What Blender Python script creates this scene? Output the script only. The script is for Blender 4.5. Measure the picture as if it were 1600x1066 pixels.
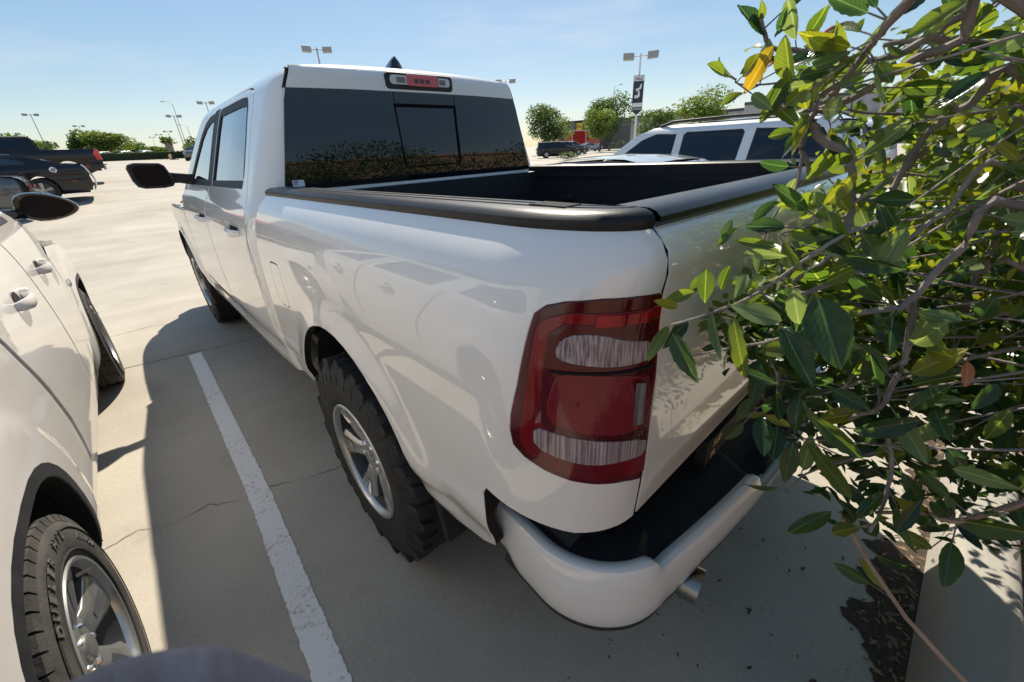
import bpy, bmesh, math, random
import numpy as np
from mathutils import Vector, Matrix
from mathutils.geometry import delaunay_2d_cdt

# ------------------------------------------------------------------ scene, camera, sky, sun, exposure
for o in list(bpy.data.objects): bpy.data.objects.remove(o)
scene = bpy.context.scene
COL = scene.collection
PI = math.pi
random.seed(7)
RNG = np.random.default_rng(11)

FPX, CAMX, CAMY, CAMZ, YAW, PITCH, ROLL = 633.73, -1.405, -1.368, 1.554, 0.7327, -0.4444, -0.0468
def cam_axes():
    f = np.array([math.sin(YAW)*math.cos(PITCH), math.cos(YAW)*math.cos(PITCH), math.sin(PITCH)])
    r = np.array([math.cos(YAW), -math.sin(YAW), 0.0]); u = np.cross(r, f)
    c, s = math.cos(ROLL), math.sin(ROLL)
    return c*r+s*u, -s*r+c*u, f
cr, cu, cf = cam_axes()
cd = bpy.data.cameras.new('camera'); cam = bpy.data.objects.new('camera', cd); COL.objects.link(cam)
cam.matrix_world = Matrix(((cr[0], cu[0], -cf[0], CAMX), (cr[1], cu[1], -cf[1], CAMY), (cr[2], cu[2], -cf[2], CAMZ), (0, 0, 0, 1)))
cd.sensor_width = 36.0; cd.sensor_fit = 'HORIZONTAL'; cd.lens = 36.0*FPX/1600.0
cd.clip_start = 0.01; cd.clip_end = 3000
cd.dof.use_dof = True; cd.dof.focus_distance = 2.0; cd.dof.aperture_fstop = 12.0
scene.camera = cam

SUN_EL, SUN_AZ = math.radians(47.5), math.radians(38.0)      # azimuth from +Y towards +X
world = bpy.data.worlds.new('World'); scene.world = world; world.use_nodes = True
wn = world.node_tree; wn.nodes.clear()
wo = wn.nodes.new('ShaderNodeOutputWorld'); wb = wn.nodes.new('ShaderNodeBackground')
sky = wn.nodes.new('ShaderNodeTexSky'); sky.sky_type = 'NISHITA'; sky.sun_disc = False
sky.sun_elevation = SUN_EL; sky.sun_rotation = SUN_AZ; sky.air_density = 1.0; sky.dust_density = 0.35; sky.ozone_density = 1.5; sky.altitude = 50
tc = wn.nodes.new('ShaderNodeTexCoord'); mp = wn.nodes.new('ShaderNodeMapping'); mp.inputs['Scale'].default_value = (1.2, 1.2, 7.0)
mp.inputs['Rotation'].default_value = (0.06, 0.12, 0.5)
nz = wn.nodes.new('ShaderNodeTexNoise'); nz.inputs['Scale'].default_value = 2.2; nz.inputs['Detail'].default_value = 7; nz.inputs['Roughness'].default_value = 0.6
rp = wn.nodes.new('ShaderNodeValToRGB'); rp.color_ramp.elements[0].position = 0.50; rp.color_ramp.elements[1].position = 0.78
rp.color_ramp.elements[1].color = (0.30, 0.30, 0.30, 1)
mx = wn.nodes.new('ShaderNodeMix'); mx.data_type = 'RGBA'; mx.blend_type = 'MIX'
mx.inputs[7].default_value = (9.0, 9.2, 9.6, 1)
wn.links.new(tc.outputs['Generated'], mp.inputs['Vector']); wn.links.new(mp.outputs[0], nz.inputs['Vector'])
wn.links.new(nz.outputs[0], rp.inputs[0]); wn.links.new(rp.outputs[0], mx.inputs[0]); wn.links.new(sky.outputs[0], mx.inputs[6])
gm = wn.nodes.new('ShaderNodeGamma'); gm.inputs['Gamma'].default_value = .55; hs_ = wn.nodes.new('ShaderNodeHueSaturation'); hs_.inputs['Saturation'].default_value = 1.62
wn.links.new(mx.outputs[2], gm.inputs['Color']); wn.links.new(gm.outputs[0], hs_.inputs['Color']); wn.links.new(hs_.outputs[0], wb.inputs['Color']); wn.links.new(wb.outputs[0], wo.inputs['Surface'])
wb.inputs['Strength'].default_value = 0.15
sl = bpy.data.lights.new('sun', 'SUN'); sl.energy = 4.1; sl.angle = math.radians(0.53); sl.color = (1.0, 0.91, 0.77)
sun = bpy.data.objects.new('sun', sl); COL.objects.link(sun)
sdir = Vector((math.sin(SUN_AZ)*math.cos(SUN_EL), math.cos(SUN_AZ)*math.cos(SUN_EL), math.sin(SUN_EL)))
sun.rotation_euler = sdir.to_track_quat('Z', 'Y').to_euler(); sun.location = (6, 8, 12)
vs = scene.view_settings; vs.view_transform = 'Standard'; vs.look = 'None'; vs.gamma = 1.0; vs.exposure = 0.85; vs.use_curve_mapping = False

# ------------------------------------------------------------------ materials
MATS = {}
def mat(name, color=(.5, .5, .5), rough=.5, metal=0.0, **k):
    m = bpy.data.materials.new(name); m.use_nodes = True; MATS[name] = m
    b = m.node_tree.nodes['Principled BSDF']
    b.inputs['Base Color'].default_value = (*color, 1); b.inputs['Roughness'].default_value = rough; b.inputs['Metallic'].default_value = metal
    for kk, v in k.items():
        key = {'coat': 'Coat Weight', 'coatr': 'Coat Roughness', 'spec': 'Specular IOR Level', 'trans': 'Transmission Weight', 'ior': 'IOR', 'emis': 'Emission Strength', 'sheen': 'Sheen Weight', 'alpha': 'Alpha'}[kk]
        b.inputs[key].default_value = v
    return m
def nodes(m): return m.node_tree.nodes, m.node_tree.links, m.node_tree.nodes['Principled BSDF']
def noise_color(m, cols, scale=5, detail=6, rough=.6, pos=(.3, .7), coord='Object', bump=0, bscale=None, stretch=(1, 1, 1)):
    n, l, b = nodes(m)
    t = n.new('ShaderNodeTexCoord'); mp = n.new('ShaderNodeMapping'); mp.inputs['Scale'].default_value = stretch
    x = n.new('ShaderNodeTexNoise'); x.inputs['Scale'].default_value = scale; x.inputs['Detail'].default_value = detail; x.inputs['Roughness'].default_value = rough
    r = n.new('ShaderNodeValToRGB'); e = r.color_ramp.elements
    e[0].position, e[1].position = pos[0], pos[-1]; e[0].color = (*cols[0], 1); e[1].color = (*cols[-1], 1)
    for i, c in enumerate(cols[1:-1]):
        q = e.new(pos[0]+(pos[-1]-pos[0])*(i+1)/(len(cols)-1)); q.color = (*c, 1)
    l.new(t.outputs[coord], mp.inputs[0]); l.new(mp.outputs[0], x.inputs['Vector']); l.new(x.outputs[0], r.inputs[0]); l.new(r.outputs[0], b.inputs['Base Color'])
    if bump:
        y = n.new('ShaderNodeTexNoise'); y.inputs['Scale'].default_value = bscale or scale*6; y.inputs['Detail'].default_value = 4
        bp = n.new('ShaderNodeBump'); bp.inputs['Strength'].default_value = bump; bp.inputs['Distance'].default_value = .01
        l.new(mp.outputs[0], y.inputs['Vector']); l.new(y.outputs[0], bp.inputs['Height']); l.new(bp.outputs[0], b.inputs['Normal'])
    return m
def paint(name, color, rough=.32, metal=0.0, flake=.02, dirt=0.0):
    m = mat(name, color, rough, metal, coat=1.0, coatr=.02, spec=.2)
    n, l, b = nodes(m); b.inputs['Coat IOR'].default_value = 1.62
    t = n.new('ShaderNodeTexCoord'); x = n.new('ShaderNodeTexNoise'); x.inputs['Scale'].default_value = 1.7; x.inputs['Detail'].default_value = 8
    r = n.new('ShaderNodeValToRGB'); r.color_ramp.elements[0].position = .35; r.color_ramp.elements[1].position = .75
    r.color_ramp.elements[0].color = (*color, 1); r.color_ramp.elements[1].color = (*[c*(1-dirt)+.25*dirt*f for c, f in zip(color, (1, .9, .75))], 1)
    l.new(t.outputs['Object'], x.inputs['Vector']); l.new(x.outputs[0], r.inputs[0]); l.new(r.outputs[0], b.inputs['Base Color'])
    y = n.new('ShaderNodeTexNoise'); y.inputs['Scale'].default_value = 9; y.inputs['Detail'].default_value = 6
    rr = n.new('ShaderNodeMapRange'); rr.inputs[1].default_value = .35; rr.inputs[2].default_value = .8; rr.inputs[3].default_value = .015; rr.inputs[4].default_value = .015+.25*dirt+.03
    l.new(t.outputs['Object'], y.inputs['Vector']); l.new(y.outputs[0], rr.inputs[0]); l.new(rr.outputs[0], b.inputs['Coat Roughness'])
    return m
paint('pearl', (.89, .858, .795), .30, 0.0, dirt=.07)
paint('suv_white', (.72, .68, .63), .34, 0.0, dirt=.20)
paint('silver', (.50, .50, .48), .34, .55, dirt=.05)
paint('white', (.78, .78, .78), .4, dirt=.05)
paint('black_paint', (.008, .009, .012), .3, dirt=.02)
paint('navy_paint', (.02, .025, .04), .3, dirt=.02)
paint('grey_paint', (.10, .105, .11), .35, .5, dirt=.05)
paint('red_paint', (.45, .015, .02), .35)
mat('black_plastic', (.012, .013, .015), .55); noise_color(MATS['black_plastic'], [(.010, .011, .013), (.024, .025, .027)], 18, bump=.15, bscale=260)
mat('rail_plastic', (.016, .017, .019), .36, spec=.26); noise_color(MATS['rail_plastic'], [(.009, .010, .011), (.020, .020, .020)], 10, bump=.07, bscale=420)
mat('step_plastic', (.015, .016, .018), .6); noise_color(MATS['step_plastic'], [(.008, .009, .012), (.014, .015, .019), (.05, .05, .052)], 9, pos=(.3, .85), bump=.25, bscale=160, stretch=(1, 7, 1))
mat('gloss_black', (.006, .006, .008), .08, coat=.6)
mat('gap', (.004, .004, .004), .9)
mat('underbody', (.012, .012, .013), .85)
mat('bed_liner', (.012, .013, .015), .7); noise_color(MATS['bed_liner'], [(.010, .011, .012), (.02, .02, .022)], 30, bump=.5, bscale=400)
mat('rubber', (.018, .018, .019), .75); noise_color(MATS['rubber'], [(.010, .010, .010), (.030, .029, .027)], 6, bump=.2, bscale=120)
mat('rubber_dusty', (.05, .047, .043), .8); noise_color(MATS['rubber_dusty'], [(.020, .019, .018), (.075, .068, .060)], 7, bump=.2, bscale=120)
mat('rubber_letter', (.10, .095, .088), .7)
mat('alloy', (.52, .52, .50), .30, .85, coat=.3); noise_color(MATS['alloy'], [(.42, .42, .40), (.60, .60, .58)], 5)
mat('rim_dark', (.05, .05, .052), .5, .6)
mat('polished', (.75, .75, .76), .12, 1.0)
mat('chrome', (.8, .8, .8), .08, 1.0)
mat('steel', (.35, .32, .29), .3, 1.0)
mat('glass_dark', (.004, .007, .012), .02, spec=.5, coat=.35, coatr=.0)
mat('glass_side', (.03, .04, .05), .02, spec=.6, coat=1.0, coatr=.0)
mat('glass_light', (.30, .36, .40), .03, spec=.6, coat=1.0, coatr=.0)
mat('mirror_dark', (.004, .005, .007), .2, spec=.15)  # near black painted in for the dark surroundings the mirrors reflect
mat('mirror_glass', (.5, .55, .6), .02, 1.0)
mat('frit', (.002, .002, .002), .6, spec=.1)
mat('sticker', (.78, .80, .86), .5); mat('sticker_ink', (.12, .14, .35), .5)
mat('lamp_clear', (.62, .60, .60), .12, coat=1)
mat('lamp_red_clear', (.6, .02, .03), .08, coat=1)
mat('galv', (.45, .45, .46), .5, .4); mat('pole_white', (.75, .75, .75), .5); mat('lamp_head', (.33, .33, .33), .5)
mat('banner_dark', (.03, .035, .055), .6); mat('banner_white', (.7, .72, .75), .6)
mat('hydrant', (.75, .42, .22), .5)
mat('letter_yellow', (.62, .48, .18), .5)

def lens_red(name, dark, lite, scale, axis):
    # moulded red lens: fine vertical optic ribs under a glossy cover
    m = mat(name, dark, .2, coat=.8, coatr=.01, spec=.2); n, l, b = nodes(m)
    t = n.new('ShaderNodeTexCoord'); w = n.new('ShaderNodeTexNoise'); mp = n.new('ShaderNodeMapping')
    mp.inputs['Scale'].default_value = axis; w.inputs['Scale'].default_value = scale; w.inputs['Detail'].default_value = 3
    r = n.new('ShaderNodeValToRGB'); r.color_ramp.elements[0].position = .35; r.color_ramp.elements[1].position = .7
    r.color_ramp.elements[0].color = (*dark, 1); r.color_ramp.elements[1].color = (*lite, 1)
    l.new(t.outputs['Object'], mp.inputs[0]); l.new(mp.outputs[0], w.inputs['Vector']); l.new(w.outputs[0], r.inputs[0]); l.new(r.outputs[0], b.inputs['Base Color'])
    return m
lens_red('lens_red', (.13, .0008, .005), (.30, .002, .010), 9, (1, 1, .3))
lens_red('lens_plum', (.15, .006, .014), (.21, .013, .022), 5, (1, 1, .2))
lens_red('lens_bright', (.22, .001, .006), (.42, .003, .012), 9, (1, 1, .3))
lens_red('lens_dark', (.055, .0004, .004), (.10, .0008, .006), 6, (1, 1, 1))
lens_red('lens_rib', (.13, .08, .09), (.50, .42, .41), 260, (1, 1, .015))
lens_red('lens_rib_dark', (.07, .06, .06), (.30, .26, .26), 170, (1, 1, .02))

def leafmat(name, a, b2, trans, rough=.32, vein=False):
    m = mat(name, a, rough, spec=.5); n, l, b = nodes(m)
    oi = n.new('ShaderNodeObjectInfo'); at = n.new('ShaderNodeAttribute'); at.attribute_name = 'rnd'
    ad = n.new('ShaderNodeMath'); ad.operation = 'ADD'; fr = n.new('ShaderNodeMath'); fr.operation = 'FRACT'
    l.new(oi.outputs['Random'], ad.inputs[0]); l.new(at.outputs['Fac'], ad.inputs[1]); l.new(ad.outputs[0], fr.inputs[0])
    t = n.new('ShaderNodeTexCoord'); x = n.new('ShaderNodeTexNoise'); x.inputs['Scale'].default_value = 40; x.inputs['Detail'].default_value = 4
    l.new(t.outputs['Object'], x.inputs['Vector'])
    mm = n.new('ShaderNodeMath'); mm.operation = 'MULTIPLY_ADD'; mm.inputs[1].default_value = .5; l.new(x.outputs[0], mm.inputs[0])
    m2 = n.new('ShaderNodeMath'); m2.operation = 'SUBTRACT'; l.new(fr.outputs[0], m2.inputs[0]); m2.inputs[1].default_value = .25; l.new(m2.outputs[0], mm.inputs[2])
    r = n.new('ShaderNodeValToRGB'); e = r.color_ramp.elements; e[0].position = 0; e[1].position = 1
    e[0].color = (*a, 1); e[1].color = (*b2, 1)
    l.new(mm.outputs[0], r.inputs[0]); l.new(r.outputs[0], b.inputs['Base Color'])
    src = r.outputs[0]
    if vein:
        # pale midrib and slanting side veins laid out on the blade (unit leaf: y along, x across)
        x.inputs['Scale'].default_value = 5
        sp = n.new('ShaderNodeSeparateXYZ'); l.new(t.outputs['Object'], sp.inputs[0])
        ab = n.new('ShaderNodeMath'); ab.operation = 'ABSOLUTE'; l.new(sp.outputs[0], ab.inputs[0])
        k1 = n.new('ShaderNodeMath'); k1.operation = 'MULTIPLY_ADD'; k1.inputs[1].default_value = -.75; l.new(ab.outputs[0], k1.inputs[0]); l.new(sp.outputs[1], k1.inputs[2])
        k2 = n.new('ShaderNodeMath'); k2.operation = 'MULTIPLY'; k2.inputs[1].default_value = 9.0; l.new(k1.outputs[0], k2.inputs[0])
        k3 = n.new('ShaderNodeMath'); k3.operation = 'PINGPONG'; k3.inputs[1].default_value = .5; l.new(k2.outputs[0], k3.inputs[0])
        m1 = n.new('ShaderNodeMapRange'); m1.inputs[1].default_value = .0; m1.inputs[2].default_value = .09; m1.inputs[3].default_value = .45; m1.inputs[4].default_value = 0.0; l.new(k3.outputs[0], m1.inputs[0])
        m2_ = n.new('ShaderNodeMapRange'); m2_.inputs[1].default_value = .012; m2_.inputs[2].default_value = .035; m2_.inputs[3].default_value = .9; m2_.inputs[4].default_value = 0.0; l.new(ab.outputs[0], m2_.inputs[0])
        mxv = n.new('ShaderNodeMath'); mxv.operation = 'MAXIMUM'; l.new(m1.outputs[0], mxv.inputs[0]); l.new(m2_.outputs[0], mxv.inputs[1])
        cm = n.new('ShaderNodeMix'); cm.data_type = 'RGBA'; l.new(mxv.outputs[0], cm.inputs[0]); l.new(r.outputs[0], cm.inputs[6]); cm.inputs[7].default_value = (*[c*1.7+.04 for c in b2], 1)
        l.new(cm.outputs[2], b.inputs['Base Color']); src = cm.outputs[2]
        bpn = n.new('ShaderNodeBump'); bpn.inputs['Strength'].default_value = .35; bpn.inputs['Distance'].default_value = .004; bpn.invert = True; l.new(mxv.outputs[0], bpn.inputs['Height']); l.new(bpn.outputs[0], b.inputs['Normal'])
    tr = n.new('ShaderNodeBsdfTranslucent'); hs = n.new('ShaderNodeMix'); hs.data_type = 'RGBA'; hs.blend_type = 'MULTIPLY'; hs.inputs[0].default_value = 1
    hs.inputs[7].default_value = (*trans, 1); l.new(src, hs.inputs[6]); l.new(hs.outputs[2], tr.inputs['Color'])
    ms = n.new('ShaderNodeMixShader'); ms.inputs[0].default_value = .45
    out = n['Material Output']; l.new(b.outputs[0], ms.inputs[1]); l.new(tr.outputs[0], ms.inputs[2]); l.new(ms.outputs[0], out.inputs['Surface'])
    return m
for vn, vv in (('', False), ('_v', True)):
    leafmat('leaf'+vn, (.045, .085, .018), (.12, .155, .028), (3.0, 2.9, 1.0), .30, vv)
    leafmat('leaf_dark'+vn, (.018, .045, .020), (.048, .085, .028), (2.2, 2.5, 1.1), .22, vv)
    leafmat('leaf_pale'+vn, (.13, .19, .075), (.19, .25, .10), (1.7, 1.7, .9), .34, vv)
    leafmat('leaf_lime'+vn, (.15, .18, .020), (.26, .26, .030), (2.0, 1.9, .7), .32, vv)
    leafmat('leaf_yellow'+vn, (.34, .26, .02), (.46, .33, .03), (1.5, 1.3, .6), .4, vv)
    leafmat('leaf_red'+vn, (.12, .018, .012), (.24, .05, .02), (1.6, 1.2, .9), .35, vv)
    leafmat('leaf_orange'+vn, (.42, .13, .05), (.5, .2, .08), (1.4, 1.1, .8), .4, vv)
leafmat('tree_leaf', (.030, .060, .014), (.085, .120, .030), (2.0, 2.2, 1.0), .5)
leafmat('tree_leaf_light', (.060, .095, .016), (.13, .16, .035), (2.0, 2.2, 1.0), .5)
leafmat('hedge_leaf', (.030, .050, .016), (.06, .085, .025), (1.6, 1.8, 1.0), .5)
mat('bark', (.16, .125, .105), .8); noise_color(MATS['bark'], [(.13, .10, .085), (.30, .255, .225)], 14, bump=.5, bscale=60, stretch=(1, 1, 1))
mat('bark_pink', (.33, .21, .15), .6); noise_color(MATS['bark_pink'], [(.27, .17, .12), (.40, .28, .20)], 20)
mat('trunk', (.10, .085, .07), .9)

# concrete: pale, blotchy, with tyre smears
def concrete(name, a, b2, speck=.25):
    m = mat(name, a, .85); n, l, b = nodes(m)
    g = n.new('ShaderNodeNewGeometry')
    n1 = n.new('ShaderNodeTexNoise'); n1.inputs['Scale'].default_value = .55; n1.inputs['Detail'].default_value = 8; n1.inputs['Roughness'].default_value = .62
    mp = n.new('ShaderNodeMapping'); mp.inputs['Rotation'].default_value = (0, 0, .25); mp.inputs['Scale'].default_value = (.35, 2.2, 1)
    n2 = n.new('ShaderNodeTexNoise'); n2.inputs['Scale'].default_value = .8; n2.inputs['Detail'].default_value = 5
    n3 = n.new('ShaderNodeTexNoise'); n3.inputs['Scale'].default_value = 70; n3.inputs['Detail'].default_value = 4; n3.inputs['Roughness'].default_value = .75
    l.new(g.outputs['Position'], n1.inputs['Vector']); l.new(g.outputs['Position'], mp.inputs[0]); l.new(mp.outputs[0], n2.inputs['Vector']); l.new(g.outputs['Position'], n3.inputs['Vector'])
    s = n.new('ShaderNodeMath'); s.operation = 'ADD'; l.new(n1.outputs[0], s.inputs[0])
    k = n.new('ShaderNodeMath'); k.operation = 'MULTIPLY_ADD'; k.inputs[1].default_value = .38; l.new(n2.outputs[0], k.inputs[0]); k.inputs[2].default_value = -.19
    l.new(k.outputs[0], s.inputs[1])
    k2 = n.new('ShaderNodeMath'); k2.operation = 'MULTIPLY_ADD'; k2.inputs[1].default_value = speck*2.4; k2.inputs[2].default_value = -speck*1.2; l.new(n3.outputs[0], k2.inputs[0])
    s2 = n.new('ShaderNodeMath'); s2.operation = 'ADD'; l.new(s.outputs[0], s2.inputs[0]); l.new(k2.outputs[0], s2.inputs[1])
    r = n.new('ShaderNodeValToRGB'); e = r.color_ramp.elements; e[0].position = .22; e[1].position = .78; e[0].color = (*a, 1); e[1].color = (*b2, 1)
    vo_ = n.new('ShaderNodeTexVoronoi'); vo_.inputs['Scale'].default_value = 1.6; vo_.inputs['Randomness'].default_value = 1.0; nd = n.new('ShaderNodeTexNoise'); nd.inputs['Scale'].default_value = 6; nd.inputs['Detail'].default_value = 5
    vm = n.new('ShaderNodeVectorMath'); vm.operation = 'MULTIPLY_ADD'; vm.inputs[1].default_value = (.35, .35, .35); l.new(nd.outputs['Color'], vm.inputs[0]); l.new(g.outputs['Position'], vm.inputs[2]); l.new(g.outputs['Position'], nd.inputs['Vector']); l.new(vm.outputs[0], vo_.inputs['Vector'])
    mr = n.new('ShaderNodeMapRange'); mr.inputs[1].default_value = .03; mr.inputs[2].default_value = .16; mr.inputs[3].default_value = .16; mr.inputs[4].default_value = 0; l.new(vo_.outputs['Distance'], mr.inputs[0])
    s3 = n.new('ShaderNodeMath'); s3.operation = 'SUBTRACT'; l.new(s2.outputs[0], s3.inputs[0]); l.new(mr.outputs[0], s3.inputs[1])
    l.new(s3.outputs[0], r.inputs[0]); l.new(r.outputs[0], b.inputs['Base Color'])
    bp = n.new('ShaderNodeBump'); bp.inputs['Strength'].default_value = .25; bp.inputs['Distance'].default_value = .004; l.new(n3.outputs[0], bp.inputs['Height']); l.new(bp.outputs[0], b.inputs['Normal'])
    return m
concrete('concrete', (.29, .262, .215), (.50, .455, .375))
concrete('kerb_concrete', (.27, .255, .225), (.42, .395, .345), .2)
mat('joint', (.05, .045, .04), .95)
mat('asphalt', (.06, .06, .06), .9); noise_color(MATS['asphalt'], [(.05, .05, .05), (.085, .083, .08)], 3, bump=.2)
mat('mulch', (.2, .14, .10), .95); noise_color(MATS['mulch'], [(.10, .065, .045), (.24, .165, .12), (.36, .27, .21)], 26, bump=.9, bscale=60)
mat('litter', (.07, .05, .035), .95); noise_color(MATS['litter'], [(.03, .022, .016), (.09, .065, .045)], 60)
mat('dry_leaf', (.22, .15, .09), .8); noise_color(MATS['dry_leaf'], [(.12, .08, .05), (.36, .26, .16)], 9)
mat('grass', (.09, .13, .03), .9); noise_color(MATS['grass'], [(.06, .09, .02), (.16, .17, .06)], 3)
mat('stripe', (.62, .62, .60), .8)
n, l, b = nodes(MATS['stripe'])
g = n.new('ShaderNodeNewGeometry'); x = n.new('ShaderNodeTexNoise'); x.inputs['Scale'].default_value = 55; x.inputs['Detail'].default_value = 6; x.inputs['Roughness'].default_value = .7
x2 = n.new('ShaderNodeTexNoise'); x2.inputs['Scale'].default_value = 4; x2.inputs['Detail'].default_value = 3
ad = n.new('ShaderNodeMath'); ad.operation = 'MULTIPLY_ADD'; ad.inputs[1].default_value = .45; l.new(x2.outputs[0], ad.inputs[0]); l.new(x.outputs[0], ad.inputs[2])
r = n.new('ShaderNodeValToRGB'); e = r.color_ramp.elements; e[0].position = .50; e[1].position = .66; e[0].color = (.42, .40, .36, 1); e[1].color = (.80, .79, .75, 1)
l.new(g.outputs['Position'], x.inputs['Vector']); l.new(g.outputs['Position'], x2.inputs['Vector']); l.new(ad.outputs[0], r.inputs[0]); l.new(r.outputs[0], b.inputs['Base Color'])
mat('stucco', (.42, .42, .41), .9); noise_color(MATS['stucco'], [(.38, .38, .37), (.47, .46, .45)], 2)
mat('stucco_dark', (.09, .09, .09), .8); mat('tan_wall', (.42, .28, .16), .9); noise_color(MATS['tan_wall'], [(.34, .22, .12), (.47, .32, .19)], 3, bump=.3)
mat('white_wall', (.72, .70, .66), .8); mat('red_band', (.5, .03, .03), .6); mat('sign_yellow', (.85, .62, .02), .6); mat('sign_black', (.01, .01, .01), .6); mat('sign_green', (.25, .5, .1), .6)
mat('roof_tile', (.24, .15, .11), .9)
mat('navy_cloth', (.02, .03, .06), .95); noise_color(MATS['navy_cloth'], [(.005, .008, .018), (.014, .020, .040)], 8, stretch=(12, 1, 1), bump=.4)

for q_ in ('black_paint', 'navy_paint'):
    b = MATS[q_].node_tree.nodes['Principled BSDF']; b.inputs['Coat Weight'].default_value = .45; b.inputs['Specular IOR Level'].default_value = .2
# ------------------------------------------------------------------ mesh helpers
def link(name, me, m=None, parent=None):
    o = bpy.data.objects.new(name, me); COL.objects.link(o)
    if m is not None and me is not None and not me.materials: me.materials.append(MATS[m])
    if parent is not None: o.parent = parent
    return o
def empty(name, loc=(0, 0, 0), rz=0):
    o = bpy.data.objects.new(name, None); COL.objects.link(o); o.location = loc; o.rotation_euler = (0, 0, rz); o.empty_display_size = .2
    return o
def tag(o, label, cat, group=None):
    o['label'] = label; o['category'] = cat
    if group: o['group'] = group
    return o
def struct(o): o['kind'] = 'structure'; return o
def stuff(o): o['kind'] = 'stuff'; return o
def copy_tree(o, parent=None):
    c = o.copy(); COL.objects.link(c)
    if parent is not None: c.parent = parent
    for ch in list(o.children): copy_tree(ch, c)
    return c
def mesh(name, v, f, smooth=False):
    me = bpy.data.meshes.new(name); me.from_pydata([tuple(map(float, p)) for p in v], [], [tuple(map(int, q)) for q in f]); me.update()
    if smooth: me.polygons.foreach_set('use_smooth', [True]*len(me.polygons))
    return me
class MB:
    """collects simple solids into one mesh"""
    def __init__(s): s.v = []; s.f = []
    def add(s, v, f):
        b = len(s.v); s.v += [tuple(p) for p in v]; s.f += [tuple(b+i for i in q) for q in f]; return s
    def box(s, c, d, rot=None):
        R = rot or Matrix.Identity(3)
        v = [Vector(c)+R@Vector((sx*d[0]/2, sy*d[1]/2, sz*d[2]/2)) for sx in (-1, 1) for sy in (-1, 1) for sz in (-1, 1)]
        return s.add(v, [(0, 1, 3, 2), (4, 6, 7, 5), (0, 4, 5, 1), (2, 3, 7, 6), (0, 2, 6, 4), (1, 5, 7, 3)])
    def tube(s, pts, rad, n=8, cap=True):
        pts = [Vector(p) for p in pts]; rs = rad if hasattr(rad, '__len__') else [rad]*len(pts); rings = []
        up = Vector((0, 0, 1))
        for i, p in enumerate(pts):
            t = (pts[min(i+1, len(pts)-1)]-pts[max(i-1, 0)]).normalized()
            a = t.cross(up)
            if a.length < .05: a = t.cross(Vector((1, 0, 0)))
            a.normalize(); b = t.cross(a)
            rings.append([p+rs[i]*(math.cos(k*2*PI/n)*a+math.sin(k*2*PI/n)*b) for k in range(n)])
        v = [q for r_ in rings for q in r_]; f = []
        for i in range(len(rings)-1):
            for k in range(n): f.append((i*n+k, i*n+(k+1) % n, (i+1)*n+(k+1) % n, (i+1)*n+k))
        if cap: f.append(tuple(range(n-1, -1, -1))); f.append(tuple((len(rings)-1)*n+k for k in range(n)))
        return s.add(v, f)
    def loft(s, rings, close=True, cap=True):
        n = len(rings[0]); v = [q for r_ in rings for q in r_]; f = []
        for i in range(len(rings)-1):
            for k in range(n if close else n-1): f.append((i*n+k, i*n+(k+1) % n, (i+1)*n+(k+1) % n, (i+1)*n+k))
        if cap and close: f.append(tuple(range(n-1, -1, -1))); f.append(tuple((len(rings)-1)*n+k for k in range(n)))
        return s.add(v, f)
    def prism(s, poly, axis, a, b):
        """polygon in the two other axes, extruded along axis from a to b"""
        def P3(p, t): return (t, p[0], p[1]) if axis == 0 else (p[0], t, p[1]) if axis == 1 else (p[0], p[1], t)
        n = len(poly); v = [P3(p, a) for p in poly]+[P3(p, b) for p in poly]
        f = [tuple(range(n)), tuple(range(2*n-1, n-1, -1))]+[(i, i+n, (i+1) % n+n, (i+1) % n) for i in range(n)]
        return s.add(v, f)
    def grid(s, fn, nu, nv):
        v = [fn(i/nu, j/nv) for j in range(nv+1) for i in range(nu+1)]
        f = [(j*(nu+1)+i, j*(nu+1)+i+1, (j+1)*(nu+1)+i+1, (j+1)*(nu+1)+i) for j in range(nv) for i in range(nu)]
        return s.add(v, f)
    def build(s, name, m, parent=None, smooth=False, bevel=0, fix=True, xf=None):
        bm = bmesh.new(); vs_ = [bm.verts.new(xf(p) if xf else p) for p in s.v]
        for q in s.f:
            try: bm.faces.new([vs_[i] for i in q])
            except ValueError: pass
        if fix: bmesh.ops.recalc_face_normals(bm, faces=bm.faces)
        if bevel:
            bmesh.ops.bevel(bm, geom=[e_ for e_ in bm.edges if len(e_.link_faces) == 2 and e_.calc_face_angle(0) > .5], offset=bevel, segments=2, profile=.5, affect='EDGES')
        me = bpy.data.meshes.new(name); bm.to_mesh(me); bm.free()
        if smooth:
            me.polygons.foreach_set('use_smooth', [True]*len(me.polygons))
            try: me.set_sharp_from_angle(angle=math.radians(38))
            except Exception: pass
        return link(name, me, m, parent)

def pchip(xs, ys):
    xs = [float(a) for a in xs]; ys = [float(a) for a in ys]; h = [xs[i+1]-xs[i] for i in range(len(xs)-1)]; d = [(ys[i+1]-ys[i])/h[i] for i in range(len(h))]
    mm = [0.0]*len(xs); mm[0] = d[0]; mm[-1] = d[-1]
    for i in range(1, len(xs)-1):
        mm[i] = 0 if d[i-1]*d[i] <= 0 else (h[i-1]+h[i])/(h[i]/d[i-1]+h[i-1]/d[i])
    def f(x):
        if x <= xs[0]: return ys[0]+mm[0]*(x-xs[0])
        if x >= xs[-1]: return ys[-1]+mm[-1]*(x-xs[-1])
        i = 0
        while x > xs[i+1]: i += 1
        t = (x-xs[i])/h[i]
        return ys[i]*(1+2*t)*(1-t)**2+mm[i]*h[i]*t*(1-t)**2+ys[i+1]*t*t*(3-2*t)+mm[i+1]*h[i]*t*t*(t-1)
    return f
def sstep(a, b, x):
    t = min(max((x-a)/(b-a), 0), 1); return t*t*(3-2*t)
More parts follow.
